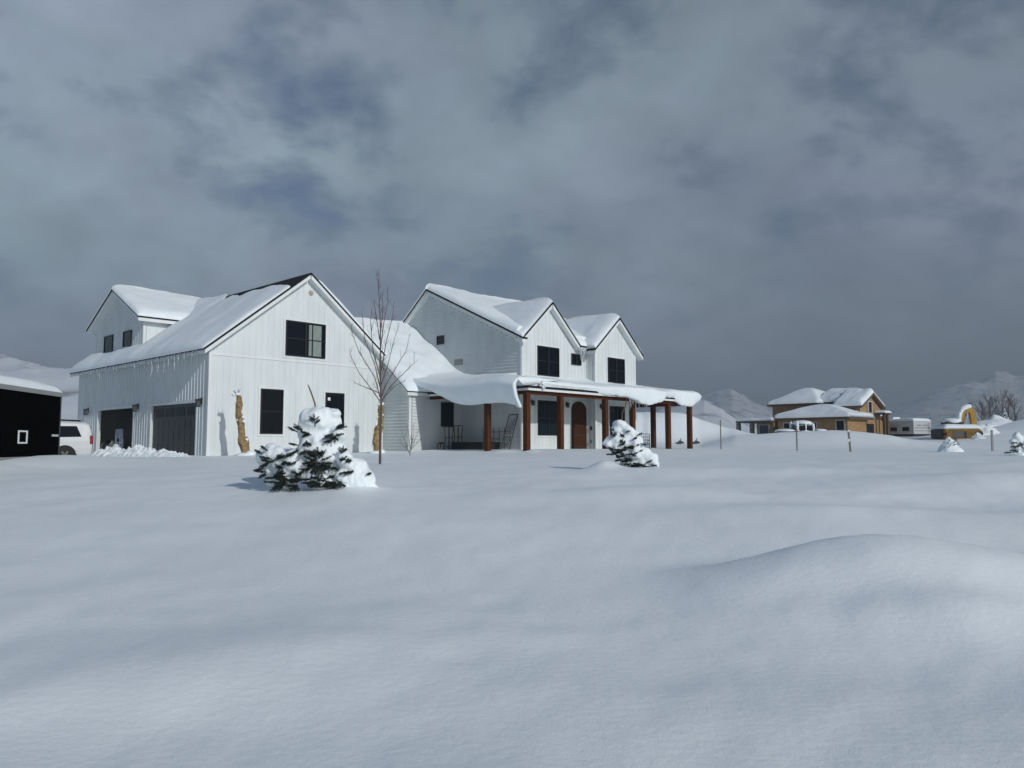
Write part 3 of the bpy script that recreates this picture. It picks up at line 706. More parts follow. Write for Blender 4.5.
# items in the open garage bay
t = empty('stacked_frame', 'white tubular metal frame stand inside the open garage bay', 'metal stand', H(0.35, 10.9, -0.55), HR)
WM = mat('white_tube_metal', (0.6, 0.62, 0.66), 0.4)
for y in (-0.45, -0.15, 0.45):
    m = MB(); m.tube([(0, y, 0), (0, y, 1.2)], [0.05]*2, 6); m.obj('upright', WM, t)
for z in (0.25, 0.62, 1.2):
    m = MB(); m.tube([(0, -0.45, z), (0, 0.45, z)], [0.035]*2, 6); m.obj('rail', WM, t)
m = MB(); m.box(-0.04, 0.04, -0.5, 0.5, 0.85, 1.35); m.obj('panel', mat('blue_grey_panel', (0.2, 0.23, 0.3), 0.5), t, bevel=0.03)
def lump(name, lab, cat, loc, sx, sy, sz, material, seed):
    bm = bmesh.new(); bmesh.ops.create_icosphere(bm, subdivisions=3, radius=1)
    for v in bm.verts:
        n = float(fbm(v.co.x*1.6+seed, v.co.y*1.6, v.co.z*1.6, 3)); c = v.co*(1+0.3*n); v.co = (c.x*sx, c.y*sy, c.z*sz)
    me = bpy.data.meshes.new(name); bm.to_mesh(me); bm.free(); me.materials.append(material); me.shade_smooth()
    o = bpy.data.objects.new(name, me); o.location = loc; link(o); return tag(o, lab, cat)
lump('cloth_bag', 'pale yellow green bag standing in the open garage doorway', 'bag', H(0.6, 11.9, -0.25), 0.4, 0.55, 0.45, mat('pale_bag_cloth', (0.35, 0.37, 0.25), 0.8, var=0.3), 2.0)
lump('rubbish_bag', 'black rubbish bag slumped at the left side of the open garage doorway', 'bag', H(0.5, 12.8, -0.3), 0.4, 0.45, 0.4, mat('black_bag_plastic', (0.015, 0.015, 0.017), 0.35), 4.0)

# ================================================================== SNOW GROUND
bx = [645, 700, 735, 760, 783, 810, 831, 850, 872, 891, 905, 925, 945, 1100]
by = [444, 446, 436, 434.5, 432.5, 431.5, 430.5, 431, 433, 435.5, 438.5, 441, 443, 446]
def ground_z(X, Y):
    X = np.asarray(X, float); Y = np.asarray(Y, float)
    z = np.interp(Y, [-50, 0, 3, 6, 10, 14, 17, 20, 24, 28, 33, 45, 60, 80, 130, 400, 1000, 2500], [-1.7, -1.6, -1.58, -1.42, -1.16, -0.86, -0.70, -0.60, -0.53, -0.51, -0.50, -0.34, -0.1, 0.25, 0.5, 0.8, 2.0, 5.0])
    s = (X-O[0])*U[0] + (Y-O[1])*U[1]; w = (X-O[0])*V[0] + (Y-O[1])*V[1]
    near = np.exp(-((Y-36)/9.0)**2)
    z = z + 0.17*sstep(7, 12.5, s)*sstep(-14, -9, w)*near
    # driveway and apron, ploughed
    z = z - 0.25*sstep(-0.5, -2.0, s)*sstep(-1.0, 1.5, w)*sstep(-30, -12, s)*(1-sstep(0, 8, w-22))
    und = 0.036*fbm(X*0.22+3, Y*0.22, 2.0, 3)*sstep(1, 5, Y) + 0.018*fbm(X*0.9, Y*0.9+5, 4.0, 3)
    z = z + und*(0.35+0.65*sstep(40, 25, Y) if True else 1)
    z = z + 0.006*fbm(X*3.0, Y*3.0, 1.0, 2)*sstep(26, 12, Y)
    # foreground mound on the right
    dx = X-3.78; dy = Y-8.1; c_, s_ = math.cos(R(-8)), math.sin(R(-8)); ex = dx*c_-dy*s_; ey = dx*s_+dy*c_
    wx = np.where(ex < 0, 1.6, 1.95)
    z = z + 0.50*np.exp(-(np.abs(ex)/wx)**2.1)*np.exp(-(np.abs(ey)/np.where(ey < 0, 1.2, 0.75))**2.8) - 0.22*np.exp(-((X-3.6)/3.6)**2-((Y-7.6)/2.4)**2)
    z = z + 0.15*np.exp(-((X-3.95)/0.85)**2-((Y-6.6)/0.42)**2) - 0.05*np.exp(-((X-2.9)/0.8)**2-((Y-7.2)/0.35)**2) - 0.05*np.exp(-((X-3.0)/2.6)**2-((Y-5.4)/0.5)**2) - 0.14*np.exp(-((X-6.3)/1.6)**2-((Y-9.6)/0.9)**2)
    # further waves right of the centre
    z = z + 0.22*np.exp(-((X-10.0)/2.6)**2-((Y-15.5)/1.1)**2) + 0.16*np.exp(-((X-5)/3.2)**2-((Y-17.8)/0.9)**2) - 0.12*np.exp(-((X-8)/4)**2-((Y-13.2)/1.0)**2) + 0.15*np.exp(-((X-2.2)/1.6)**2-((Y-13.6)/0.8)**2) + 0.10*np.exp(-((X-5.0)/1.8)**2-((Y-11.9)/0.6)**2) + 0.12*np.exp(-((X-14.5)/3)**2-((Y-20)/1.1)**2)
    # diagonal roll bottom left
    q = (X+2.3)*0.80 + (Y-4.9)*0.60; q2 = -(X+2.3)*0.60 + (Y-4.9)*0.80
    z = z + 0.085*np.exp(-(q2/0.75)**2)*np.exp(-(q/2.2)**2) - 0.06*np.exp(-((X+1.8)/1.4)**2-((Y-4.1)/0.5)**2) + 0.05*np.exp(-((X+0.4)/0.5)**2-((Y-3.35)/0.3)**2)
    # berm in front of the brown house
    px = 512 + F*1.0*X/np.maximum(Y, 1.0)*1.003
    bz = (444-np.interp(px, bx, by))/765.0*55.0
    base55 = -0.18
    z = z + np.maximum(0, bz-base55)*np.exp(-(np.abs(Y-55)/6.5)**2.5)*(Y > 20)*(px > 645)*(px < 1100)*(X > 0)
    # bright pile right of the porch
    dx = X-11.8; z = z + (2.55+0.25*fbm(X*0.35, Y*0.35, 9.0, 3))*np.exp(-(np.abs(dx)/np.where(dx < 0, 7.0, 6.0))**2.6)*np.exp(-(np.abs(Y-61.5)/2.7)**2.6)
    z = z + 0.9*np.exp(-((X-23)/5)**2-((Y-70)/6)**2)*0
    # grey slope at the far right edge
    z = z + 4.0*np.exp(-((X-70)/16.0)**2-((Y-88)/9)**2)
    # wells and drifts at plant bases
    for (wx_, wy_, a, r) in WELLS: z = z + a*np.exp(-((X-wx_)**2+(Y-wy_)**2)/(r*r))
    return z
WELLS = []
def gz_at(x, y): return float(ground_z(np.array([x]), np.array([y]))[0])
B1 = px2w(318, 488, 14.3); B2 = px2w(630, 471, 18.5); TB = px2w(380, 465, 21.5)
WELLS += [(B1.x, B1.y+0.25, 0.06, 0.9), (B1.x+0.75, B1.y-0.05, 0.10, 0.45), (B2.x-0.62, B2.y-0.15, 0.22, 0.38), (B2.x+0.3, B2.y, 0.05, 0.5)]
WELLS += [(-13.0+0.1*i, 16.5+1.5*i, .16, 1.4) for i in range(5)]
for s, w, a, r in ((10.5, -9.4, 0.10, 0.35), (9.9, -8.2, 0.12, 0.6), (12.0, -9.2, 0.06, 1.2), (15, -9.3, 0.05, 1.4), (1.0, -1.2, .06, .5), (8.0, -1.2, .06, .5), (10, -3, .05, .8)):
    p = H(s, w); WELLS.append((p[0], p[1], a, r))
th = np.concatenate([np.linspace(-180, -62, 60, endpoint=False), np.linspace(-62, 62, 620, endpoint=False), np.linspace(62, 180, 61)])
rr = np.concatenate([[0.01], np.geomspace(0.8, 14, 130, endpoint=False), np.geomspace(14, 110, 260, endpoint=False), np.geomspace(110, 4000, 60)])
TH, RR = np.meshgrid(np.radians(th), rr, indexing='ij')
GX = np.sin(TH)*RR; GY = np.cos(TH)*RR
g = grid_mesh('snow_ground', GX, GY, ground_z(GX, GY), SNOW_G); tag(g, kind='structure')

# ploughed snow bank by the garage doors
def chunk_bank(name, label, s0, s1, w0, w1, h, zb, seed, n=(150, 50)):
    A, B = np.meshgrid(np.linspace(0, 1, n[0]), np.linspace(0, 1, n[1]), indexing='ij')
    W = w0 + (w1-w0)*A; S = s0 + (s1-s0)*B
    env = np.sin(np.clip(B, 0, 1)*math.pi)**0.6 * np.clip(np.sin(A*math.pi)*1.5, 0, 1)**0.7 * (0.72+0.35*vnoise(A*4+seed, B*0+seed))
    ch = np.abs(fbm(W*2.2+seed, S*2.2, 0.5, 3))*0.34 + 0.12*np.abs(fbm(W*6, S*6, 2.5, 2))
    Z = zb + h*env + ch*np.minimum(1, env*2)*0.75
    X = O[0]+S*U[0]+W*V[0]; Y = O[1]+S*U[1]+W*V[1]
    o = grid_mesh(name, X, Y, Z, SNOW, closed_bottom=np.full_like(Z, zb-0.3)); return tag(o, label, 'snow bank')
chunk_bank('snow_bank', 'lumpy bank of ploughed snow chunks in front of the garage doors', -2.6, -0.5, -1.4, 9.2, 0.50, -0.80, 5, n=(220, 50))
chunk_bank('snow_bank', 'low lumpy snow ridge beside the rear wheel of the white car', -2.5, -1.3, 7.4, 12.6, 0.24, -0.74, 9)

# ================================================================== trees and shrubs
def metal_remesh(mbs, voxel, name, material, parent, noise=0.0, nscale=5, smooth=3):
    """union of rounded lumps: list of (centre, radii) -> one smooth mesh"""
    bm = bmesh.new()
    for c, r in mbs:
        if not isinstance(r, (tuple, list)): r = (r, r, r)
        ret = bmesh.ops.create_icosphere(bm, subdivisions=3, radius=1.0)
        for v in ret['verts']: v.co = Vector((v.co.x*r[0]+c[0], v.co.y*r[1]+c[1], v.co.z*r[2]+c[2]))
    me = bpy.data.meshes.new(name); bm.to_mesh(me); bm.free()
    o = bpy.data.objects.new(name, me); COL.objects.link(o)
    md = o.modifiers.new('r', 'REMESH'); md.mode = 'VOXEL'; md.voxel_size = voxel
    ms = o.modifiers.new('s', 'SMOOTH'); ms.factor = 0.5; ms.iterations = smooth
    dg = bpy.context.evaluated_depsgraph_get(); me2 = bpy.data.meshes.new_from_object(o.evaluated_get(dg))
    bpy.data.objects.remove(o); me2.name = name
    if noise:
        n = len(me2.vertices); co = np.empty(n*3); me2.vertices.foreach_get('co', co); co = co.reshape(-1, 3)
        no = np.empty(n*3); me2.vertices.foreach_get('normal', no); no = no.reshape(-1, 3)
        co += no*(noise*fbm(co[:, 0]*nscale, co[:, 1]*nscale, co[:, 2]*nscale, 3))[:, None]
        me2.vertices.foreach_set('co', co.ravel()); me2.update()
    me2.materials.clear(); me2.materials.append(material); me2.shade_smooth()
    o = bpy.data.objects.new(name, me2); return link(o, parent)

def sprig(m, p, d, L, rn, dens=105, nl=0.045):
    """needled twig: central stem with radiating needles"""
    p = Vector(p); d = Vector(d).normalized()
    a = d.cross(Vector((0.1, 0.2, 1))).normalized(); b = d.cross(a)
    m.tube([p, p+d*L*0.9], [0.006, 0.003], 4, cap=False)
    for i in range(int(dens*L/0.2)):
        t = rn.random()**0.9*L; q = rn.uniform(0, 2*math.pi)
        o = a*math.cos(q)+b*math.sin(q); dd = (d*0.75+o*0.8).normalized()
        base = p+d*t; tip = base+dd*nl*rn.uniform(.7, 1.2); sd = dd.cross(Vector((rn.uniform(-1, 1), rn.uniform(-1, 1), rn.uniform(-1, 1)))).normalized()*0.0045
        m.add([base-sd, base+sd, tip], [(0, 1, 2)])
def branch_with_sprigs(m, p, d, L, rn, nl=0.045, n=6, s=0.16):
    p = Vector(p); d = Vector(d).normalized(); m.tube([p, p+d*L*0.9], [0.011, 0.004], 5, cap=False)
    side = d.cross(Vector((0, 0, 1))).normalized()
    for i in range(n):
        t = 0.25+0.75*i/n; sg = 1 if i % 2 else -1
        dd = (d*0.7+side*sg*0.75+Vector((0, 0, rn.uniform(-.25, .1)))).normalized()
        sprig(m, p+d*L*t, dd, s*(1.15-0.45*t)*rn.uniform(.8, 1.2), rn, nl=nl)
    sprig(m, p+d*L*0.75, d, L*0.3+s*.5, rn, nl=nl)

def spruce(base, px, name, label, lumps, sprigs, kx, zshift=0, seed=1, leader=None, vox=0.028, trunk=None, extra=14, group=None):
    """lumps in pixels relative to the base pixel: (dx, dyUp, depth, rx, rz, ry) in px units, kx metres per px"""
    t = empty(name, label, 'spruce tree', (base.x, base.y, base.z), 0, group)
    rn = random.Random(seed)
    L = [((dx*kx, dp*kx, du*kx), (rx*kx, ry*kx, rz*kx)) for (dx, du, dp, rx, rz, ry) in lumps]
    metal_remesh(L, vox, 'snow_load', SNOW, t, noise=0.03, nscale=7)
    m = MB()
    for (dx, du, dp, ex, ez, ey, ln) in sprigs:
        d = Vector((ex, ey, ez)).normalized()
        
        p_ = Vector((dx*kx, dp*kx, du*kx))
        # start on the snow surface nearest to this spot, never in mid air
        best = min(L, key=lambda q: (Vector(q[0])-p_).length - sum(q[1])/3)
        c_ = Vector(best[0]); v_ = p_-c_; k_ = math.sqrt((v_.x/best[1][0])**2+(v_.y/best[1][1])**2+(v_.z/best[1][2])**2)
        if k_ > 1.0: p_ = c_+v_/k_*0.95
        branch_with_sprigs(m, p_, d, ln*kx*0.75, rn, nl=0.038, s=min(0.13, ln*kx*.55))
    m.obj('foliage', NEEDLE, t)
    m = MB(); tp = trunk or [(0, 0, -0.4), (0, 0, 40*kx), (0, 0, 75*kx)]
    m.tube(tp, [0.045, 0.03, 0.012], 8); m.obj('trunk', BARK, t)
    if leader:
        m = MB(); m.tube(leader, [0.022]+[0.014]*(len(leader)-2)+[0.010], 6); sprig(m, leader[-2], Vector(leader[-1])-Vector(leader[-2]), 0.15, rn, dens=20, nl=0.03); m.obj('leader_shoot', mat('brown_leader_bark', (0.12, 0.075, 0.04), 0.8), t)
    return t
k1 = B1.y/767.0
B1.z = gz_at(B1.x, B1.y) - 0.02
# (dx, up, depth(+away), rx, rz, ry) px
l1 = [(-3, 64, 0, 21, 15, 18), (6, 70, 0, 14, 9, 12), (12, 62, 4, 14, 11, 12), (-14, 58, -4, 12, 12, 12), (17, 72, -2, 8, 4, 8), (0, 50, 0, 18, 13, 17), (14, 44, 2, 15, 12, 15),
      (-10, 42, -6, 12, 11, 12), (8, 34, -8, 12, 12, 10), (18, 38, 0, 11, 9, 11), (-46, 34, 0, 12, 11, 12), (-56, 32, 2, 8, 8, 8), (-36, 30, -3, 13, 12, 12), (-50, 22, 4, 9, 11, 10), (-24, 26, -6, 13, 14, 12),
      (-30, 18, -4, 12, 10, 12), (-16, 20, -9, 10, 12, 8), (4, 5, -8, 12, 8, 9), (-28, 8, -5, 9, 8, 8), (8, 22, 4, 16, 14, 14), (24, 22, 6, 9, 8, 9), (37, 20, 0, 13, 12, 13), (43, 10, 0, 13, 12, 14), (28, 10, -6, 12, 11, 12), (50, 1, 2, 10, 5, 10), (-44, 8, 6, 10, 8, 10), (24, 54, -6, 10, 9, 8), (28, 30, -10, 8, 10, 7)]
l1 = [(a_[0]*(0.84 if a_[1] > 40 else 1), a_[1]+(3 if a_[1] > 60 else 0), a_[2], a_[3]*(0.86 if a_[1] > 40 else 1), a_[4], a_[5]) for a_ in l1]
s1 = []
def S(dx, du, ex, ez, ln, dp=-16, ey=-0.5): s1.append((dx, du, dp, ex, ez, ey, ln))
for a in np.linspace(-70, 250, 11): S(3, 26, math.cos(R(a))*1.0, math.sin(R(a))*0.9, 15, dp=-16, ey=-0.35)
for (x, y, ex, ez, l) in ((-12, 56, -.4, .5, 12), (0, 62, 0, 1, 12), (-4, 54, -.8, .3, 10), (8, 50, .9, .4, 13), (14, 48, .9, .4, 12), (18, 62, .8, .4, 12), (14, 56, .4, -.8, 10), (20, 68, .9, .5, 8), (-20, 56, -.8, .5, 10), (-22, 44, -.9, .3, 9), (-16, 40, -.7, -.5, 10), (-8, 40, -.5, -.6, 9),
        (-44, 30, -.8, .2, 12), (-38, 28, .6, .6, 11), (-48, 26, -.7, -.4, 12), (-40, 24, .7, -.4, 12), (-34, 22, -.2, -1, 10), (-60, 36, -.8, .5, 8), (-48, 40, -.8, .7, 8), (-56, 20, -.9, -.2, 9), (-28, 32, .6, .4, 8),
        (-40, 6, -.9, .1, 16), (-30, 6, -.5, .5, 14), (-22, 6, .6, .2, 14), (-12, 8, -.5, -.1, 14), (-34, 10, .2, -.5, 12), (-26, 12, -.9, 0.1, 12), (-16, 4, .9, 0, 14), (-8, 12, -.8, .3, 12), (-46, 4, -.5, 0, 12),
        (12, 14, .7, -.3, 14), (18, 20, .9, .1, 14), (22, 10, .7, -.5, 12), (14, 6, .9, -.1, 14), (24, 24, .6, .6, 12), (30, 16, .8, .3, 10), (26, 34, .3, .9, 10), (8, 10, -.6, -.4, 12), (18, 4, -.4, 0, 12), (-2, 30, -.6, .7, 12), (2, 40, .4, -.5, 10), (56, 18, .5, .3, 5), (-14, 30, -.7, -.4, 12), (-8, 22, -.5, -.7, 12), (30, 26, .8, .5, 8)):
    S(x, y, ex, ez, l)
for i in range(15):
    S(rnd.uniform(-46, 14), rnd.uniform(1, 13), rnd.uniform(-.9, .9), rnd.uniform(-.3, .4), rnd.uniform(11, 16), dp=-14, ey=-.6)
for i in range(7):
    S(rnd.uniform(-52, -24), rnd.uniform(12, 32), rnd.uniform(-.9, .9), rnd.uniform(-.5, .4), rnd.uniform(8, 12), dp=-14, ey=-.5)
for i in range(5):
    S(rnd.uniform(-18, 22), rnd.uniform(36, 58), rnd.uniform(-.9, .9), rnd.uniform(-.5, .5), rnd.uniform(8, 12), dp=-14, ey=-.4)
for i in range(36):
    q = rnd.uniform(0, 2*math.pi); z = rnd.uniform(2, 30); r = (1-z/70)*rnd.uniform(12, 20)
    s1.append((r*math.cos(q)*1.2, z, r*math.sin(q)*0.8+2, math.cos(q), rnd.uniform(-.3, .3), math.sin(q), rnd.uniform(8, 13)))
spruce(B1, None, 'small_spruce', 'small spruce loaded with heavy rounded snow in front of the garage gable', l1, s1, k1, seed=3,
       leader=[(0, 0, 60*k1), (-5*k1, 0, 86*k1), (-9*k1, 0, 97*k1), (-12*k1, 0, 104*k1)])
k2 = B2.y/767.0; B2.z = gz_at(B2.x, B2.y) - 0.02
l2 = [(-9, 44, 0, 7.5, 5.5, 7), (-12, 39, 0, 7, 5.5, 7), (-3, 39, 0, 7, 5, 7), (4, 34, 0, 6, 4, 5), (-12, 27, 0, 9, 9, 8), (-19, 25, -1, 7, 6, 6), (-24, 25, -1, 4.5, 2.5, 4), (-5, 28, 0, 8, 8, 7), (2, 25, 0, 7, 8, 7), (-13, 21, -3, 6, 6, 5), (8, 22, 0, 6, 6, 6), (6, 15, -2, 8, 7, 7),
      (13, 14, 0, 9, 7, 7), (20, 10, 0, 8, 7, 7), (23, 4, 0, 6, 5, 6), (13, 5, 2, 8, 6, 7), (-17, 17, -4, 3, 4, 3), (4, 6, 6, 14, 8, 9), (10, 28, 1, 4, 5, 4)]
s1 = []
for (x, y, ex, ez, l) in ((-14, 36, -.5, -.6, 6), (-10, 35, .6, -.7, 6), (-5, 36, .9, .3, 5), (-16, 38, -.8, .2, 5), (-24, 22, .6, -.5, 7), (-20, 18, .6, -.5, 7), (-16, 14, -.7, 0, 8), (-14, 12, .7, -.3, 8), (-10, 15, .6, .4, 8), (-8, 22, 0, 1, 7), (-5, 14, .8, -.2, 8), (-6, 10, -.7, -.2, 7), (0, 8, -.6, .3, 8),
        (2, 6, .8, -.2, 9), (-2, 6, .4, -.7, 8), (5, 4, .9, -.1, 9), (9, 3, .9, -.3, 8), (0, 12, .6, .4, 8), (2, 28, .7, .6, 5), (5, 22, .8, .4, 4), (8, 17, .8, .3, 3.5), (14, 5, .8, .4, 8), (18, 3, .9, -.3, 7), (8, 33, .7, .3, 5), (11, 26, .8, -.2, 5), (-3, 4, -.6, 0, 6), (-10, 18, .3, -.8, 7), (3, 2, .7, 0, 8), (-12, 9, .5, -.5, 6)):
    s1.append((x, y, -6 if y < 30 else -5, ex, ez, -0.45, l))
for i in range(40):
    z = rnd.uniform(2, 30); q = rnd.uniform(0, 2*math.pi); s1.append(((-10+(30-z)*0.35)+8*math.cos(q), z, 5*math.sin(q), math.cos(q), rnd.uniform(-.4, .3), math.sin(q), rnd.uniform(5, 8)))
spruce(B2, None, 'small_spruce', 'small snow loaded spruce leaning right in front of the porch posts', l2, s1, k2, seed=5,
       leader=[(-8*k2, 0, 42*k2), (-7*k2, 0, 55*k2), (-4*k2, 0, 62*k2), (-2*k2, 0, 70*k2)], vox=0.03, trunk=[(0.25, 0, -0.4), (0, 0, 18*k2), (-9*k2, 0, 45*k2)])

def limb_tree(base, name, label, cat, k, trunk, limbs, mat_=BARK, twigs=True, seed=4, r0=0.045, tw=1.0):
    t = empty(name, label, cat, base, 0); rn = random.Random(seed)
    m = MB(); P = [Vector((x*k, 0, y*k)) for x, y in trunk]; n = len(P)
    m.tube(P, [r0*(1-0.85*i/(n-1)) for i in range(n)], 8); m.obj('trunk', mat_, t)
    m = MB()
    def sub(a, b, r, depth):
        L = (b-a).length
        for i in range(max(1, int(L/0.22*tw))):
            f = rn.uniform(.25, .97); p = a.lerp(b, f); d = (b-a).normalized()
            o = Vector((rn.uniform(-1, 1), rn.uniform(-1, 1), rn.uniform(-.1, .7))).normalized()
            dd = (d*0.9+o*0.75).normalized(); ln = L*0.2*rn.uniform(.5, 1.2)*(1.2-f)+0.14
            e = p+dd*ln; mid = p.lerp(e, .5)+Vector((0, 0, -0.01)); m.tube([p, mid, e+Vector((0, 0, ln*.15))], [r*.5, r*.4, r*.22], 4, cap=False)
            if depth > 0: sub(p, e, r*.5, depth-1)
    for li, pts in enumerate(limbs):
        y = rn.uniform(-1, 1)*0.9; Q = []
        for i, (x, z) in enumerate(pts):
            f = i/(len(pts)-1); Q.append(Vector((x*k, y*f*abs(pts[-1][0]-pts[0][0])*k*0.8, z*k)))
        n = len(Q); rad = [0.0145*(1-0.7*i/(n-1)) for i in range(n)]; m.tube(Q, rad, 6)
        for i in range(n-1): sub(Q[i], Q[i+1], rad[i]*0.75, 1 if twigs else 0)
    sub(P[-2], P[-1], 0.012, 1); sub(P[-3], P[-2], 0.012, 1)
    m.obj('branches', mat_, t); return t
kt = TB.y/767.0; tz = gz_at(TB.x, TB.y)
def rel(pts): return [(x-380, 465-y) for x, y in pts]
limb_tree((TB.x, TB.y, tz), 'young_tree', 'bare young deciduous tree with thin upright branches in front of the garage', 'tree', kt,
   [(0, -12), (0, 30), (0.5, 58), (-0.5, 80), (-1, 110), (-1.5, 140), (-3, 165), (-5, 197)],
   [rel(p) for p in ([(379, 402), (372, 392), (358, 374), (350, 358), (348, 349)], [(379, 398), (374, 378), (358, 352), (351, 332), (352, 326)], [(379, 388), (374, 366), (364, 340), (361, 312)], [(379, 378), (371, 350), (368, 322), (369, 304)],
    [(380, 400), (384, 386), (394, 368), (404, 350), (407, 333)], [(381, 402), (388, 388), (401, 374), (412, 362), (411, 352)], [(380, 386), (386, 366), (392, 340), (397, 322)], [(380, 372), (384, 344), (390, 318), (392, 300)], [(379, 350), (382, 322), (386, 300), (385, 286)], [(378, 340), (374, 316), (371, 298)], [(380, 404), (384, 397), (392, 388), (404, 381)],
    [(379, 394), (366, 389), (352, 383)], [(379, 330), (381, 308), (380, 292)])], seed=11, tw=1.7, r0=0.038)
# twiggy shrub by the wing wall
bs = px2w(410, 450, 33.5)
limb_tree((bs.x, bs.y, gz_at(bs.x, bs.y)), 'bare_shrub', 'small twiggy bare shrub with clinging dead leaves against the lit lap siding', 'shrub', 33.5/767,
   [(0, -4), (0, 6), (1, 12), (1, 20)], [[(0, 2), (-4, 12), (-8, 24)], [(0, 4), (4, 14), (8, 25)], [(0, 5), (-1, 16), (-3, 30)], [(1, 6), (6, 12), (11, 18)], [(0, 6), (3, 18), (3, 32)], [(0, 3), (-5, 8), (-9, 14)]], mat_=BARKG, seed=21, r0=0.02, tw=1.8)

# burlap-wrapped columns
def burlap(bpx, tpx, Y, label, seed, h_extra=0.0, wpx=9, twig=True):
    b = px2w(bpx[0], bpx[1], Y); tp = px2w(tpx[0], tpx[1], Y)
    t = empty('wrapped_shrub', label, 'wrapped shrub', (b.x, b.y, gz_at(b.x, b.y)-0.05), 0, 'burlap wrapped shrubs against the garage wall')
    dx = tp.x-b.x; dzz = tp.z-b.z; n = 60; k = 24; X = np.zeros((n, k+1)); Yg = X.copy(); Z = X.copy(); w0 = wpx*Y/767/2
    for i in range(n):
        f = i/(n-1)
        cx = dx*(f**1.3) + 0.05*vnoise(f*3+seed, 1.0)
        r = w0*(1.0-0.55*f**1.5)*(1+0.16*vnoise(f*8+seed, 2.0))
        if i == n-1: r = 0.01
        for j in range(k+1):
            q = 2*math.pi*j/k; rr_ = r*(1+0.26*float(fbm(math.cos(q)*2+seed, math.sin(q)*2+f*16, 0.0, 3)))
            X[i, j] = cx+rr_*math.cos(q); Yg[i, j] = rr_*math.sin(q); Z[i, j] = f*dzz*(1.0)
    grid_mesh('burlap_wrap', X, Yg, Z, BURLAP, t)
    L = []
    rn = random.Random(seed)
    for i in range(7): 
        f = rn.uniform(.15, .95); L.append(((dx*f**1.3 - w0*(1-.5*f)*0.9*rn.choice((-1, 1)), -0.05, f*dzz), rn.uniform(.05, .09)))
    L += [((dx, 0, dzz+0.02), (.12, .12, .08)), ((dx-.14, 0, dzz-.02), (.12, .1, .06)), ((0.25, -0.05, .12), (.2, .2, .14)), ((0.02, -0.15, .05), (.35, .25, .12))]
    for q_ in L: metal_remesh([q_], 0.03, 'snow_clump', SNOW, t)
    if twig:
        m = MB(); rn = random.Random(seed+1)
        for i in range(9):
            e = Vector((dx+rn.uniform(-.2, .12), rn.uniform(-.1, .1), dzz+rn.uniform(.1, .3))); m.tube([(dx, 0, dzz-.2), (dx+.3*(e.x-dx), 0, dzz), e], [.012, .01, .005], 5)
        m.obj('twigs', BARK, t)
burlap((244.5, 458), (237.5, 396), 32.2, 'leaning burlap wrapped shrub between the garage corner and the lower window, snow tuft on top', 3)
burlap((376, 454), (382, 404), 37.0, 'burlap wrapped shrub directly behind the trunk of the bare young tree', 6, wpx=8.5)

# stakes, markers, tiny conifers on the right
def stake(px_, ytop, ybot, Y, r, label, material, lean=0.0, name='stake', cat='stake', snowcap=False):
    b = px2w(px_, ybot, Y); tp = px2w(px_, ytop, Y); g_ = gz_at(b.x, b.y); h = tp.z-g_
    t = empty(name, label, cat, (b.x, b.y, g_), 0, 'marker stakes standing in the snow field')
    m = MB(); m.box(-r, r, -r*0.6, r*0.6, -0.3, h)
    o = m.obj('post', material, t, bevel=r*0.15); o.rotation_euler = (0, lean, 0)
    if snowcap:
        metal_remesh([((lean*h, 0, h), (r*1.6, r*1.3, r*1.1)), ((lean*h, 0, h*.55), (r*1.3, r, r*2.2))], r*0.3, 'snow_cap', SNOW, t)
STK = mat('weathered_stake_wood', (0.15, 0.14, 0.135), 0.8, var=0.2)
stake(721, 420, 449, 44, 0.030, 'thin grey wooden stake standing nearest the porch, left of the others', STK)
stake(797, 426, 448, 42, 0.034, 'dark grey stake in front of the snow covered pickup truck', STK)
stake(850.5, 431, 450, 40, 0.045, 'crooked stake with snow on it in front of the brown house garage', STK, lean=-0.07, snowcap=True)
stake(992.5, 430, 448, 42, 0.055, 'pale grey post between the excavator and the small conifer at the right edge', mat('pale_post', (0.25, 0.26, 0.27), 0.7))
def tiny_cone(px_, ybot, Y, rad, h, label, seed):
    b = px2w(px_, ybot, Y); g_ = gz_at(b.x, b.y); t = empty('snowed_conifer', label, 'conifer', (b.x, b.y, g_-0.1), 0)
    L = []
    for i in range(12):
        f = i/11; r = rad*(1-f)**0.9+0.09; L.append(((0.05*math.sin(i), 0, h*f), (r, r*.8, 0.16+0.1*(1-f))))
    L += [((0, 0, h+.06), (.10, .1, .12)), ((-.22, 0, h*.86), (.1, .1, .07)), ((.2, 0, h*.8), (.1, .1, .06))]
    metal_remesh(L, 0.05, 'snow_load', SNOW, t, noise=0.04, nscale=3); rn = random.Random(seed); m = MB()
    for i in range(16):
        q = rn.uniform(math.pi, 2*math.pi); z = rn.uniform(.35, 1.02)*h; r = (rad*(1-z/h)+.12)*0.8; sprig(m, (r*math.cos(q), r*math.sin(q)*.8, z), (math.cos(q), math.sin(q), .2), .22, rn, dens=50, nl=.07)
    m.obj('foliage', NEEDLE, t)
tiny_cone(949.5, 449, 40, 0.62, 0.75, 'tiny conifer buried to a white snow cone in front of the excavator', 4)
B3 = px2w(1015, 456, 33); B3.z = gz_at(B3.x, B3.y)-0.02; k3 = B3.y/767
l3 = [(3, 20, 0, 4, 4, 4), (6, 16, 0, 4.5, 4, 4), (-1, 14, 0, 4, 3, 4), (10, 18, 0, 4, 3, 4), (2, 8, 0, 5, 3.5, 5), (8, 8, 0, 5, 4, 5), (-6, 3, 0, 5, 2, 4), (4, 1, 0, 9, 3, 7), (12, 4, 0, 5, 5, 5)]
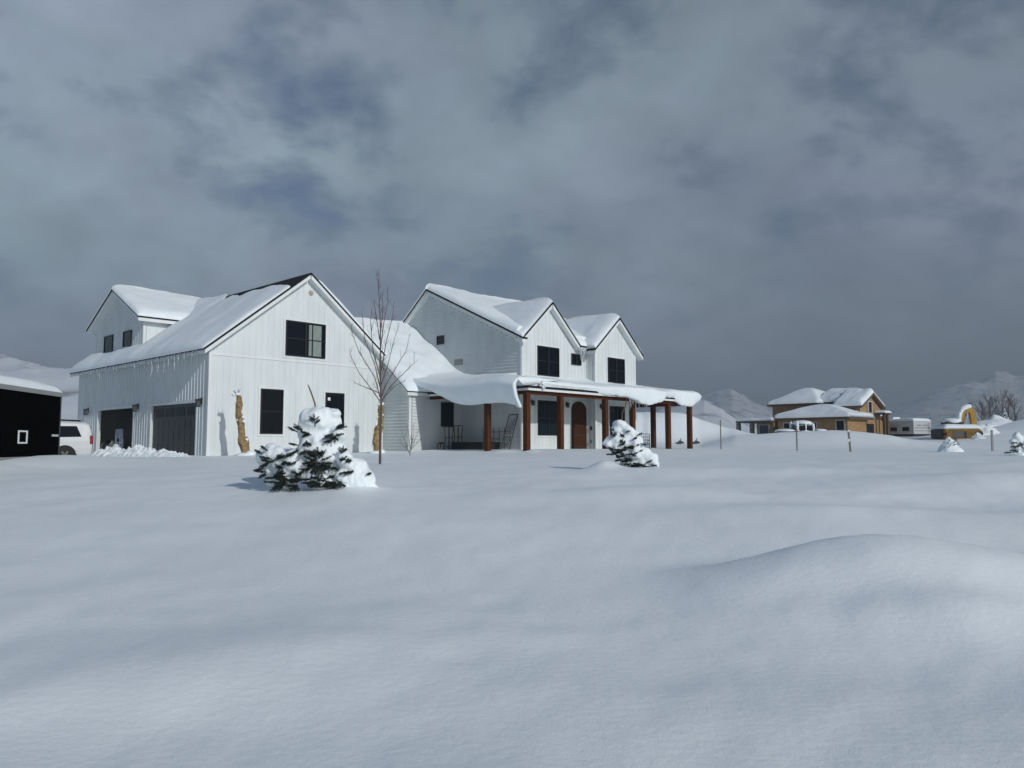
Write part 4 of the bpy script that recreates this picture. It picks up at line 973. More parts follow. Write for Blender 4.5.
s3 = [(x, y, -4, ex, ez, -.4, l) for (x, y, ex, ez, l) in ((0, 14, -.9, -.2, 6), (2, 12, -.8, -.4, 6), (-2, 10, -.9, 0, 6), (4, 12, .6, -.6, 5), (-2, 5, -.9, 0, 8), (0, 5, -.6, .2, 7), (6, 6, .8, 0, 6), (3, 14, 0, -1, 5), (8, 14, .7, -.4, 5), (-6, 4, -.9, -.1, 6), (10, 11, .5, -.6, 5))]
spruce(B3, None, 'small_spruce', 'small snow dusted spruce at the right edge of the snow field', l3, s3, k3, seed=9, vox=0.05, trunk=[(0, 0, -.3), (.1, 0, .5), (.15, 0, .95)])
# branch debris on the bright pile
def debris(pxa, ya, pxb, yb, Y, label):
    a = px2w(pxa, ya, Y); b = px2w(pxb, yb, Y); m = MB()
    ga = gz_at(a.x, a.y); 
    m.tube([(0, 0, 0), ((b.x-a.x)*.5, 0, 0.12), (b.x-a.x, -0.2, 0.05)], [0.10, 0.14, 0.05], 7)
    m.tube([((b.x-a.x)*.4, 0, 0.1), ((b.x-a.x)*.8, 0.3, 0.4)], [0.06, 0.02], 5)
    o = m.obj('fallen_branch', BARK, None); o.location = (a.x, a.y, ga+0.04); tag(o, label, 'branch')
debris(677, 429, 683, 430, 57.0, 'short dark branch poking from the snow between the two right porch posts')
debris(693, 429, 699, 431, 57.2, 'dark branch poking from the snow pile just right of the last porch post')

# ================================================================== black enclosed trailer
def trailer():
    far = px2w(58.5, 458, 22.0); ny = px2w(0, 460, 18.8)
    dirv = Vector((ny.x-far.x, ny.y-far.y, 0)).normalized(); ang = math.atan2(dirv.y, dirv.x)
    t = empty('cargo_trailer', 'black enclosed cargo trailer with snow on its roof at the left edge', 'trailer', (far.x, far.y, -0.45), ang)
    # local x: along toward camera (0..6.5), local y: the visible side is at +y? choose side so that the body lies away from view
    sgn = -1.0   # body extends toward local -y * sgn
    side = Vector((-dirv.y, dirv.x, 0)); 
    if side.x > 0: sgn = -1.0; 
    else: sgn = 1.0
    # visible face is at local y=0, body occupies y from 0 to sgn*2.4
    y0, y1 = sorted((0, sgn*2.3))
    Ht = 1.44+0.45
    m = MB(); m.box(0, 6.4, y0, y1, -0.12, Ht); m.obj('body', TRAILB, t, bevel=0.03)
    o = -sgn
    def face(m, a, b, z0, z1, d0, d1): yy = sorted((o*d0, o*d1)); m.box(a, b, yy[0], yy[1], z0, z1)
    m = MB(); face(m, -0.02, 6.42, Ht-0.09, Ht+0.03, 0.002, 0.03); m.obj('roof_rail', ALU, t)
    m = MB(); face(m, -0.02, 6.42, -0.20, 0.12, 0.002, 0.03); m.obj('bottom_rail', ALU, t)
    m = MB(); face(m, -0.01, 0.06, 0.16, Ht-0.09, 0.002, 0.012); m.obj('corner_trim', BLACK, t)
    # white framed hatch
    m = MB(); a, b, z0, z1 = 1.93, 2.42, 0.46, 0.80
    for (p, q, r, s) in ((a, a+.05, z0, z1), (b-.05, b, z0, z1), (a+.05, b-.05, z0, z0+.04), (a+.05, b-.05, z1-.04, z1)): face(m, p, q, r, s, 0.002, 0.02)
    m.obj('hatch_frame', TRIM, t)
    m = MB(); face(m, 0.12, 0.5, 0.66, 0.72, 0.002, 0.02); m.obj('marker_plate', RVW, t)
    m = MB()
    for xx in (3.9, 4.8): m.tube([(xx, sgn*0.3, -0.1), (xx, sgn*0.05, -0.1)], [0.3, 0.3], 20)
    m.obj('wheel', RUB, t)
    snow = snow_patch('snow_cover', [(6.4, y0-0.03, Ht+.02), (6.4, y1+0.03, Ht+.02), (-0.03, y1+0.03, Ht+.02), (-0.03, y0-0.03, Ht+.02)], 0.24, t, n=(20, 40), seed=41, bulge=0.03, edgew=0.3)
trailer()

# ================================================================== white SUV
def car_body(m, st, mi=0):
    """st: list of (x, [(halfwidth, z)...]) cross sections, lower to upper; symmetric"""
    n = len(st[0][1]); vs = []
    for x, pr in st:
        for (w, z) in pr: vs.append((x, w, z))
        for (w, z) in reversed(pr): vs.append((x, -w, z))
    k = 2*n; fs = []
    for i in range(len(st)-1):
        for j in range(k): fs.append((i*k+j, i*k+(j+1) % k, (i+1)*k+(j+1) % k, (i+1)*k+j))
    fs.append(tuple(range(k))); fs.append(tuple((len(st)-1)*k+j for j in range(k))[::-1])
    m.add(vs, fs, mi)
def suv():
    Y = 34.2; rear = px2w(92, 457, Y); f = Vector((-0.88, -0.47, 0)).normalized()
    ang = math.atan2(-f.y, -f.x)      # local +x points to the rear
    gz_ = 0.9*Y/33 - 1.78 + 0.0
    t = empty('parked_car', 'white four wheel drive car parked by the garage with its tail towards the open bay', 'car', (rear.x, rear.y, gz_), ang)
    # x=0 at the rear, front at negative x, length 4.8. y side towards camera:
    Wd = 0.93
    def sec(x, zb, belt, roof, hw=1.0, taper=0.8):
        return (x, [(Wd*hw*0.93, zb), (Wd*hw, zb+0.25), (Wd*hw, belt-0.1), (Wd*hw*0.97, belt), (Wd*hw*taper, roof-0.07), (Wd*hw*taper*0.86, roof)])
    st = [sec(0.0, .52, 1.0, 1.06, .95, .93), sec(-0.03, .45, 1.06, 1.35, .97, .88), sec(-0.14, .42, 1.08, 1.70, 1, .82), sec(-0.34, .40, 1.08, 1.79, 1, .80), sec(-1.2, .36, 1.07, 1.82), sec(-2.4, .34, 1.05, 1.80), sec(-2.9, .34, 1.04, 1.72), sec(-3.5, .36, 1.02, 1.13, 1, .85), sec(-4.4, .38, .96, 1.04, .98, .85), sec(-4.75, .45, .82, .92, .90, .85)]
    m = MB(); car_body(m, st); b = m.obj('body', CARW, t, smooth=False, bevel=0.03)
    for sg in (1, -1):
        def side(x, z):   # point on the cabin side, slightly proud
            f_ = (z-1.07)/(1.75-1.07); return (x, sg*(Wd*(0.97+(0.80-0.97)*f_)+0.012), z)
        for pts in ([(-0.42, 1.16), (-1.35, 1.14), (-1.35, 1.62), (-0.62, 1.62)], [(-1.48, 1.14), (-2.2, 1.13), (-2.15, 1.62), (-1.48, 1.62)], [(-2.3, 1.13), (-3.1, 1.13), (-2.75, 1.6), (-2.25, 1.62)]):
            m = MB(); P = [side(x, z) for x, z in pts]; m.prism(P, (0, -sg*0.02, 0)); m.obj('window', GLASS, t)
        m = MB(); m.tube([(-0.5, sg*.62, 1.87), (-1.4, sg*.63, 1.90), (-2.4, sg*.62, 1.87)], [.022]*3, 6); m.obj('roof_rail', BLACK, t)
        m = MB(); m.prism([(-0.02, sg*0.80, 0.84), (-0.2, sg*0.945, 0.84), (-0.16, sg*0.93, 1.2), (0.0, sg*0.80, 1.2)], (0.02, sg*0.0, 0)); 
        m = MB(); m.box(-0.10, 0.02, min(sg*.83, sg*.935), max(sg*.83, sg*.935), 0.84, 1.22); m.obj('tail_lamp', TAIL, t, bevel=0.02)
        for x in (-1.02, -3.9):
            m = MB(); m.tube([(x, sg*.72, .38), (x, sg*.935, .38)], [.42, .42], 24); m.obj('wheel_arch', RUB, t)
            m = MB(); m.tube([(x, sg*.72, .34), (x, sg*.96, .34)], [.36, .36], 24); w_ = m.obj('wheel', RUB, t, bevel=0.02)
            m = MB()
            for a in range(6):
                q = a*math.pi/3; m.box(x-.03, x+.03, min(sg*.955, sg*.975), max(sg*.955, sg*.975), .34, .34+.001)
                m.prism([(x+.05*math.cos(q+1.57), sg*.965, .34+.05*math.sin(q+1.57)), (x+.23*math.cos(q+.15), sg*.965, .34+.23*math.sin(q+.15)), (x+.23*math.cos(q-.15), sg*.965, .34+.23*math.sin(q-.15)), (x-.05*math.cos(q+1.57), sg*.965, .34-.05*math.sin(q+1.57))], (0, sg*.012, 0))
            m.tube([(x, sg*.962, .34), (x, sg*.985, .34)], [.06, .06], 12); m.obj('rim', RIM, w_)
    m = MB(); m.box(-0.02, 0.05, -.9, .9, .42, .62); m.obj('bumper', mat('grey_beige_bumper', (.4, .39, .36), .5), t, bevel=.03)
    m = MB(); m.prism([(-.02, -.7, 1.12), (-.02, .7, 1.12), (-.13, .62, 1.62), (-.13, -.62, 1.62)], (0.03, 0, 0)); m.obj('rear_window', GLASS, t)
suv()

# ================================================================== brown house under construction
def W(px_, y, Y): return px2w(px_, y, Y)
def brown_house():
    Y0 = 92.0; ax = R(2.0)
    org = W(820, 440, Y0); gz_ = gz_at(org.x, org.y)-0.3
    k = Y0/767.0
    t = empty('unfinished_house', 'brown unfinished two storey house with snowy hip roofs beyond the snow berm', 'house', (org.x, org.y, 0), R(-46.9))
    def X(px_, y=0.0): return ((px_-820)*k - 0.31*y)/0.947
    def Zp(y): return (444-y)*k
    b0 = gz_
    def box(x0, x1, y0, y1, zt, name='wall', ma=OSB):
        m = MB(); m.box(X(x0, y0), X(x1, y0), y0, y1, b0, zt); return m.obj(name, ma, t)
    # main two storey block (left) and right gable block
    box(772.5, 818, 0, 8, Zp(402))
    def hip(x0, x1, y0, y1, ze_, zr, rx0, rx1, ry, name='roof', T=0.55, seed=1):
        r = MB(); xa, xb, ra, rb = X(x0, y0), X(x1, y0), X(rx0, ry), X(rx1, ry); P = [(xa, y0, ze_), (xb, y0, ze_), (xb, y1, ze_), (xa, y1, ze_), (ra, ry, zr), (rb, ry, zr)]
        r.add(P+[(p[0], p[1], p[2]-0.28) for p in P[:4]], [(0,1,5,4),(1,2,5),(2,3,4,5),(3,0,4),(0,1,7,6),(1,2,8,7),(2,3,9,8),(3,0,6,9),(6,7,8,9)])
        ro = r.obj('roof', mat('roof_edge_wood', (.12, .075, .05), .8), t)
        n1, n2 = 50, 30; A, B = np.meshgrid(np.linspace(0, 1, n1), np.linspace(0, 1, n2), indexing='ij')
        x = xa-0.15+(xb-xa+0.3)*A; y = y0-0.15+(y1-y0+0.3)*B
        # hip height
        fl = np.clip((x-xa)/max(.01, ra-xa), -.1, 1); fr = np.clip((xb-x)/max(.01, xb-rb), -.1, 1); ff = np.clip((y-y0)/(ry-y0), -.1, 1); fb = np.clip((y1-y)/(y1-ry), -.1, 1)
        hh = np.minimum(np.minimum(fl, fr), np.minimum(ff, fb)); z = ze_+(zr-ze_)*hh
        e = np.minimum.reduce([A*(xb-xa), (1-A)*(xb-xa), B*(y1-y0), (1-B)*(y1-y0)])
        pf = np.sqrt(np.clip(1-(1-np.clip(e/T, 0, 1))**2, 0, 1))
        z2 = z + T*pf*(0.75-0.25*sstep(.7, 1, hh)+0.2*fbm(x*.3+seed, y*.3, 0., 3))
        grid_mesh('snow_cover', x, y, z2, SNOW, t, closed_bottom=z+0.01)
    hip(768, 820, -0.7, 8.7, Zp(402.5), Zp(387.0), 804, 809, 4.0, seed=1)
    box(818, 850, 1.0, 7.5, Zp(406))
    # right block gable facing right/front: ridge along local x
    def gable(x0, x1, y0, y1, ze_, zr, T=0.5, over=0.5, seed=2, ma=OSB, bx_=None):
        yc = (y0+y1)/2; m = MB(); m.prism([(X(x0, y0), y0, b0), (X(x0, y0), y1, b0), (X(x0, y0), y1, ze_-.25), (X(x0, y0), yc, zr-.3), (X(x0, y0), y0, ze_-.25)], (X(x1, y0)-X(x0, y0), 0, 0)); m.obj('wall', ma, t)
        s_ = (zr-ze_)/(yc-y0+0.5)
        for (ya, q) in ((y0-.5, 0), (y1+.5, 1)):
            P = [(X(x0, y0)-0.1, ya, ze_), (X(x1, y0)+over, ya, ze_), (X(x1, y0)+over, yc, zr), (X(x0, y0)-0.1, yc, zr)]
            if q: P = [P[1], P[0], P[3], P[2]]
            r = MB(); r.slab(P, 0.26); r.obj('roof', mat('roof_edge_wood', (.12, .075, .05), .8), t)
            snow_patch('snow_cover', P, T, t, free=(1, 1, 0, 1), n=(24, 12), seed=seed+q, bulge=.05)
    gable(836, 859, -1.0, 4.8, Zp(407.5), Zp(394), over=0.45)
    gable(816, 845, 1.0, 8.0, Zp(402), Zp(390.8), over=0.2, seed=7)
    # lower front hip
    box(786, 850.5, -5.0, 0, Zp(419.5))
    hip(783, 853, -5.7, 0.8, Zp(418.6), Zp(406.2), 820, 827, -1.2, seed=4, T=0.5)
    # left single storey part and open porch column
    box(757, 775, -1, 4, Zp(421.5)); 
    m = MB(); m.box(X(735, -1.8), X(773, -1.8), -1.8, 4.8, Zp(421.5), Zp(420)); m.obj('roof', mat('roof_edge_wood', (.12, .075, .05), .8), t)
    snow_patch('snow_cover', [(X(735, -1.9), -1.9, Zp(420)), (X(774, -1.9), -1.9, Zp(420)), (X(774, -1.9), 4.9, Zp(420)), (X(735, -1.9), 4.9, Zp(420))], .35, t, free=(1, 0, 1, 1), n=(20, 14), seed=9)
    for xx in (737, 752):
        m = MB(); m.box(X(xx, -1.2)-.22, X(xx, -1.2)+.22, -1.4, -0.96, b0, Zp(421.6)); m.obj('porch_column', mat('pale_stone', (.22, .2, .18), .9, var=.3, vscale=3), t)
    # right recessed porch + second small gable
    gable(858, 869, 3.8, 6.6, Zp(421), Zp(415.5), T=.3, over=.3, seed=12)
    # gable end on the right block: lower dark garage opening, upper window, trim, posts on the side facing right-front
    def win(x0, x1, y0, y1, yy, frame=True, gl=GLASS, lab=None):
        m = MB(); f_ = .14
        if frame:
            a, b, c, d = X(x0, yy), X(x1, yy), Zp(y1), Zp(y0)
            for (p, q, r, s) in ((a-f_, a, c-f_, d+f_), (b, b+f_, c-f_, d+f_), (a, b, c-f_, c), (a, b, d, d+f_)): m.box(p, q, yy-.06, yy-.003, r, s)
            w_ = m.obj('window', mat('pale_window_trim', (.42, .40, .36), .7), t)
        else:
            m.box(X(x0, yy), X(x1, yy), yy-.03, yy-.003, Zp(y1), Zp(y0)); w_ = m.obj('window', BLACK, t)
        g_ = MB(); g_.box(X(x0, yy), X(x1, yy), yy-.035, yy-.004 if frame else yy-.031, Zp(y1), Zp(y0)); g_.obj('pane', gl, w_)
    win(760, 769.5, 424.5, 433, -1, gl=mat('blue_sky_glass', (.03, .06, .10), .08))
    win(792, 797, 424, 429.5, -5.0); win(814, 822.5, 423.8, 430, -5.0); win(841, 847.5, 422.5, 431, -5.0)
    # gable end wall (plane x = xe): tall pale framed window, dark garage opening
    xe = X(859, -1.0)
    m = MB(); m.box(xe+.003, xe+.07, 1.0, 2.4, Zp(415), Zp(402)); w_ = m.obj('window', mat('pale_window_trim', (.42, .40, .36), .7), t)
    m = MB(); m.box(xe+.071, xe+.09, 1.3, 2.1, Zp(413.5), Zp(403.3)); m.obj('pane', GLASS, w_)
    m = MB(); m.box(xe+.003, xe+.04, -.6, 2.6, b0, Zp(424.5)); m.obj('garage_opening', BLACK, t)
    m = MB(); m.box(xe+.003, xe+.05, -.98, -.8, b0, Zp(408.5)); m.obj('corner_board', mat('pale_window_trim', (.42, .40, .36), .7), t)
    m = MB(); m.box(X(806, -.06), X(816, -.06), -.06, -.004, Zp(405.6), Zp(402.9)); m.obj('clerestory', GLASS, t)
    for yy in (3.4, 4.3):
        m = MB(); m.box(xe+.8, xe+1.05, yy-.18, yy+.18, b0, Zp(415)); m.obj('porch_post', mat('dark_sheathing', (.10, .055, .025), .8), t)
    m = MB(); m.box(xe+.1, xe+1.2, 3.0, 4.7, Zp(415), Zp(413.6)); m.obj('porch_roof', mat('dark_sheathing', (.10, .055, .025), .8), t)
    snow_patch('snow_cover', [(xe+1.3, 2.9, Zp(413.6)), (xe+1.3, 4.8, Zp(413.6)), (xe+.05, 4.8, Zp(413.6)), (xe+.05, 2.9, Zp(413.6))], .3, t, free=(1, 1, 0, 1), n=(10, 8), seed=71)
brown_house()

# snow covered pickup in front of it
def pickup():
    Y = 76.0; c = W(803, 436, Y); k = Y/767.0
    t = empty('parked_pickup', 'pickup truck buried in snow, dark cab windows showing, before the brown house', 'pickup truck', (c.x, c.y, gz_at(c.x, c.y)-0.1), R(180))
    m = MB(); Wd = .95
    def sec(x, zb, belt, roof, hw=1.0, tp=.8): return (x, [(Wd*hw*.95, zb), (Wd*hw, zb+.25), (Wd*hw, belt-.08), (Wd*hw*.97, belt), (Wd*hw*tp, roof-.05), (Wd*hw*tp*.85, roof)])
    st = [sec(-1.9, .5, 1.0, 1.06, .95, .9), sec(-.9, .45, 1.1, 1.2, 1, .85), sec(-.5, .45, 1.12, 1.7), sec(-.2, .45, 1.15, 1.85), sec(1.0, .45, 1.15, 1.85), sec(1.15, .45, 1.15, 1.2, 1, .95), sec(3.0, .45, 1.12, 1.15, 1, .97)]
    car_body(m, st); m.obj('body', mat('dark_truck_paint', (.05, .05, .055), .4), t, bevel=.03)
    for x in (-.98+.1, 2.2):
        for sg in (1, -1):
            m = MB(); m.tube([(x, sg*.72, .38), (x, sg*.97, .38)], [.4, .4], 20); m.obj('wheel', RUB, t)
    for sg in (1, -1):
        for a, b in ((-.35, .28), (.36, .92)):
            m = MB(); m.prism([(a, sg*.955, 1.2), (b, sg*.955, 1.2), (b, sg*.83, 1.68), (a+.08, sg*.83, 1.68)], (0, sg*.02, 0)); m.obj('window', GLASS, t)
    L = [((.35, 0, 1.98), (.95, .9, .28)), ((-.2, 0, 1.85), (.5, .85, .22)), ((-1.3, 0, 1.22), (.75, .92, .2)), ((2.0, 0, 1.2), (1.1, .95, .22)), ((1.15, .85, 1.7), (.16, .16, .5)), ((-.42, .85, 1.6), (.14, .14, .4)), ((1.15, -.85, 1.7), (.16, .16, .5)), ((-.42, -.85, 1.6), (.14, .14, .4)), ((0.33, .88, 1.62), (.09, .1, .35)), ((0.33, .85, 1.2), (.9, .14, .1)), ((0.33, -.85, 1.2), (.9, .14, .1))]
    metal_remesh(L, .07, 'snow_cover', SNOW, t, smooth=2)
    t.location.x += 0.3
pickup()

# travel trailer
def rv():
    Y = 92.0; k = Y/767.0; c = W(914, 437, Y)
    t = empty('travel_trailer', 'white box shaped travel trailer with snowy roof between the brown house and the excavator', 'camper trailer', (c.x, c.y, 0), R(0))
    g_ = gz_at(c.x, c.y)-.1; zt = (444-421)*k; zl = (444-423)*k
    # corner at x=914; rear face runs right, side runs left and away
    a = 914; rx = (936-914)*k
    P0 = Vector((0, 0)); P1 = Vector((rx, 0.9)); dv = Vector((-3.1, 7.2)); P3 = P0+dv; P2 = P1+dv
    def quadp(z): return [(p.x, p.y, z) for p in (P0, P1, P2, P3)]
    m = MB(); m.prism(quadp(g_+.45), (0, 0, zt-g_-.45)); m.obj('body', RVW, t, bevel=.1)
    m = MB(); m.prism([(p.x*.97+.03, p.y*.97+.1, g_+.2) for p in (P0, P1, P2, P3)], (0, 0, .24)); m.obj('chassis', BLACK, t)
    for f in (.55, .68):
        m = MB(); q = P0.lerp(P3, f); m.tube([(q.x+.25, q.y, g_+.32), (q.x-.02, q.y, g_+.32)], [.34]*2, 16); m.obj('wheel', RUB, t)
    def side(f0, f1, z0, z1, name, ma):
        n = Vector((dv.y, -dv.x)).normalized()*-.03; m = MB(); a_ = P0.lerp(P3, f0); b_ = P0.lerp(P3, f1)
        m.prism([(a_.x, a_.y, z0), (b_.x, b_.y, z0), (b_.x, b_.y, z1), (a_.x, a_.y, z1)], (n.x, n.y, 0)); return m.obj(name, ma, t)
    z = lambda y: (444-y)*k
    for f0, f1 in ((.08, .2), (.3, .42), (.82, .95)): side(f0, f1, z(431), z(427), 'window', GLASS)
    side(.56, .68, z(435.5), z(427), 'door', BLACK); side(.28, .9, z(425.6), z(425), 'stripe', GREYB)
    def rear(f0, f1, z0, z1, name, ma):
        m = MB(); a_ = P0.lerp(P1, f0); b_ = P0.lerp(P1, f1); n = Vector((.9, -rx)).normalized()*.03
        m.prism([(a_.x, a_.y, z0), (b_.x, b_.y, z0), (b_.x, b_.y, z1), (a_.x, a_.y, z1)], (n.x, n.y, 0)); m.obj(name, ma, t)
    rear(.2, .42, z(425.6), z(424.6), 'emblem', GREYB); rear(.5, .78, z(425.6), z(424.6), 'emblem', GREYB); rear(.06, .94, z(428.1), z(427.5), 'stripe', GREYB); rear(.06, .94, z(431.1), z(430.5), 'stripe', GREYB)
    m = MB(); q = P1.lerp(P0, .02)
    for f in np.linspace(0, 1, 6):
        zz = g_+.7+f*(zt-g_-1.0); m.tube([(rx-.55, .62, zz), (rx-.15, .8, zz)], [.03]*2, 5)
    m.obj('ladder', ALU, t)
    S_ = quadp(zt); snow_patch('snow_cover', [S_[0], S_[1], S_[2], S_[3]], .32, t, n=(14, 30), seed=50, bulge=.03)
    m = MB(); q = (P0+P1+P2+P3)/4; m.box(q.x-.5, q.x+.5, q.y-.6, q.y+.6, zt, zt+.6); m.obj('roof_unit', SNOW, t, bevel=.2)
rv()

# excavator
def excavator():
    Y = 82.0; k = Y/767.0; c = W(957, 440, Y); g_ = gz_at(c.x, c.y)
    t = empty('excavator', 'yellow tracked excavator with snow covered deck and arched arm parked in the snow', 'excavator', (c.x, c.y, 0), R(-4))
    X = lambda p: (p-957)*k
    Z = lambda y: (444-y)*k
    for sg, yy in ((-1, -1.2), (1, 1.2)):
        m = MB(); pts = []
        for q in np.linspace(math.pi/2, 3*math.pi/2, 9): pts.append((X(944)+.45*math.cos(q), yy-.3, g_+.42+.45*math.sin(q)))
        for q in np.linspace(-math.pi/2, math.pi/2, 9): pts.append((X(971)+.45*math.cos(q), yy-.3, g_+.42+.45*math.sin(q)))
        m.prism(pts, (0, .6, 0)); m.obj('track', RUB, t)
    m = MB(); m.prism([(X(940), -1.5, Z(440)+.02), (X(973.5), -1.5, Z(440)+.02), (X(973.5), -1.5, Z(430)), (X(972), -1.5, Z(429)), (X(940), -1.5, Z(429))], (0, 3.0, 0)); m.obj('body', YEL, t, bevel=.08)
    m = MB(); m.box(X(946.5), X(957), -1.53, -1.503, Z(437.5), Z(431.5)); m.obj('vent_panel', mat('grey_grille', (.09, .08, .08), .7), t)
    m = MB(); m.box(X(957.5), X(959.5), -1.54, -1.503, Z(438), Z(431.5)); m.obj('side_door', BLACK, t)
    m = MB(); m.box(X(936.8), X(940)-.02, -.9, 1.2, Z(438), Z(429.5)); m.obj('counterweight', mat('dark_blue_grey_steel', (.03, .04, .06), .5), t, bevel=.08)
    m = MB(); m.box(X(943.5), X(959.5), -1.0, .4, Z(428.9), Z(421.8)); m.obj('cab', BLACK, t, bevel=.08)
    metal_remesh([((X(951.5), -.3, Z(421.5)), (.95, .85, .36))], .08, 'snow_cap', SNOW, t)
    snow_patch('snow_cover', [(X(938), -1.6, Z(429)), (X(974), -1.6, Z(429)), (X(974), 1.6, Z(429)), (X(938), 1.6, Z(429))], .5, t, n=(30, 14), seed=60, bulge=.05, namp=.1)
    # boom: up from deck right, over, then stick down to the bucket
    def beam(pts, w, ths, name, ma=YEL, y=0.9):
        m = MB(); P = [Vector((X(a), 0, Z(b))) for a, b in pts]; top = []; bot = []
        for i, p in enumerate(P):
            d = (P[min(i+1, len(P)-1)]-P[max(i-1, 0)]).normalized(); n = Vector((-d.z, 0, d.x)); top.append(p+n*ths[i]); bot.append(p-n*ths[i])
        for i in range(len(P)-1):
            q = [top[i], top[i+1], bot[i+1], bot[i]]; m.prism([(v.x, y-w, v.z) for v in q], (0, 2*w, 0))
        return m.obj(name, ma, t)
    beam([(966, 431), (965.5, 424), (967, 416), (971, 411), (976, 409)], .22, [.15, .19, .22, .22, .16], 'boom')
    beam([(975, 407.5), (977, 412), (978, 424), (981, 435)], .2, [.14, .30, .26, .12], 'stick', y=.9)
    m = MB(); m.tube([(X(968), .55, Z(427)), (X(971), .55, Z(413))], [.07, .07], 8); m.obj('hydraulic_ram', mat('bright_steel', (.5, .5, .48), .4), t)
    m = MB(); m.tube([(X(972), .9, Z(408)), (X(975.5), .9, Z(404))], [.10, .10], 8); m.tube([(X(975.5), .9, Z(406)), (X(975.8), .9, Z(402.5))], [.18, .15], 8); m.obj('ram_bracket', mat('dark_hose_steel', (.04, .035, .03), .6), t)
    m = MB(); m.prism([(X(979), .4, Z(433)), (X(985), .4, Z(436)), (X(988), .4, Z(441)), (X(984), .4, Z(442.5)), (X(980), .4, Z(439))], (0, 1.0, 0)); m.obj('bucket', mat('worn_bucket_steel', (.10, .07, .04), .7), t, bevel=.05)
    L = []
    for i in range(12):
        f = i/11; a = [(963.5, 430), (962.5, 422), (963.5, 415), (966.5, 409.5), (970, 407), (974, 406)]
        q = f*(len(a)-1); j = min(int(q), len(a)-2); u = q-j; x = a[j][0]*(1-u)+a[j+1][0]*u; y = a[j][1]*(1-u)+a[j+1][1]*u; L.append(((X(x)+.05, .9, Z(y)), (.27, .32, .3)))
    metal_remesh(L, .08, 'snow_cover', SNOW, t, noise=.04, nscale=2)
excavator()
def heap(px_, ybot, Y, rx, ry, h, label, seed):
    c = W(px_, ybot, Y); n = 40; A, B = np.meshgrid(np.linspace(-1, 1, n), np.linspace(-1, 1, n), indexing='ij'); r = np.sqrt(A*A+B*B)
    z = h*np.clip(1-r**1.3, 0, 1)*(1+.3*fbm(A*2.5+seed, B*2.5, 0, 3)); g_ = gz_at(c.x, c.y)
    o = grid_mesh('snow_heap', c.x+A*rx, c.y+B*ry, g_+z-.05, SNOW, closed_bottom=np.full_like(z, g_-.4)); tag(o, label, 'snow heap')
heap(983, 440, 84, 1.9, 1.5, 1.2, 'bright snow heap right of the excavator bucket', 1)
heap(997, 438, 90, 3.2, 2, 1.0, 'second bright snow heap behind the pale grey post', 5)
heap(977, 440, 80.5, .8, 1, 0.6, 'small snow heap under the excavator arm', 8)

# far right bare trees and snowy conifers
def bare_tree(px_, ybot, ytop, Y, label, seed, spread=.35):
    b = W(px_, ybot, Y); tp = W(px_, ytop, Y); g_ = gz_at(b.x, b.y); h = tp.z-g_; rn = random.Random(seed)
    t = empty('bare_tree', label, 'tree', (b.x, b.y, g_-.2), rn.uniform(0, 6), 'bare trees beyond the excavator')
    m = MB(); br = MB()
    tr = [Vector((0, 0, 0)), Vector((rn.uniform(-.1, .1), rn.uniform(-.1, .1), h*.35)), Vector((rn.uniform(-.3, .3), rn.uniform(-.3, .3), h*.7)), Vector((rn.uniform(-.4, .4), rn.uniform(-.4, .4), h))]
    m.tube(tr, [.11, .08, .05, .015], 7); m.obj('trunk', BARKG, t)
    def grow(p, d, L, r, dep):
        e = p+d*L; mid = p.lerp(e, .5)+Vector((rn.uniform(-1, 1), rn.uniform(-1, 1), 0))*L*.05
        br.tube([p, mid, e], [r, r*.75, r*.5], 4, cap=False)
        if dep > 0:
            for i in range(4 if dep > 1 else 5):
                f = rn.uniform(.3, 1); dd = (d+Vector((rn.uniform(-1, 1), rn.uniform(-1, 1), rn.uniform(-.2, .8)))*.65).normalized(); grow(p.lerp(e, f), dd, L*rn.uniform(.4, .65), r*.5, dep-1)
    for i in range(26):
        f = rn.uniform(.12, .95); q = rn.uniform(0, 6.28); j = min(2, int(f*3)); p = tr[j].lerp(tr[j+1], f*3-j)
        grow(p, Vector((math.cos(q)*spread*1.6, math.sin(q)*spread*1.6, 1)).normalized(), h*(.36-.18*f), .028, 2)
    br.obj('branches', BARKG, t)
for i, (p, yt, Y, lab) in enumerate(((984, 404, 125, 'leftmost bare tree beyond the excavator arm'), (990, 400, 128, 'tall bare tree second from the left beyond the excavator'), (996, 397, 130, 'tallest bare tree left of the snowy conifer beyond the excavator'), (1003, 395, 140, 'bare tree directly behind the snowy conifer'), (1010, 398, 132, 'bare tree just right of the snowy conifer'), (1018, 401, 128, 'bare tree near the right edge behind the grey snow slope'))):
    bare_tree(p, 440, yt, Y, lab, 30+i)
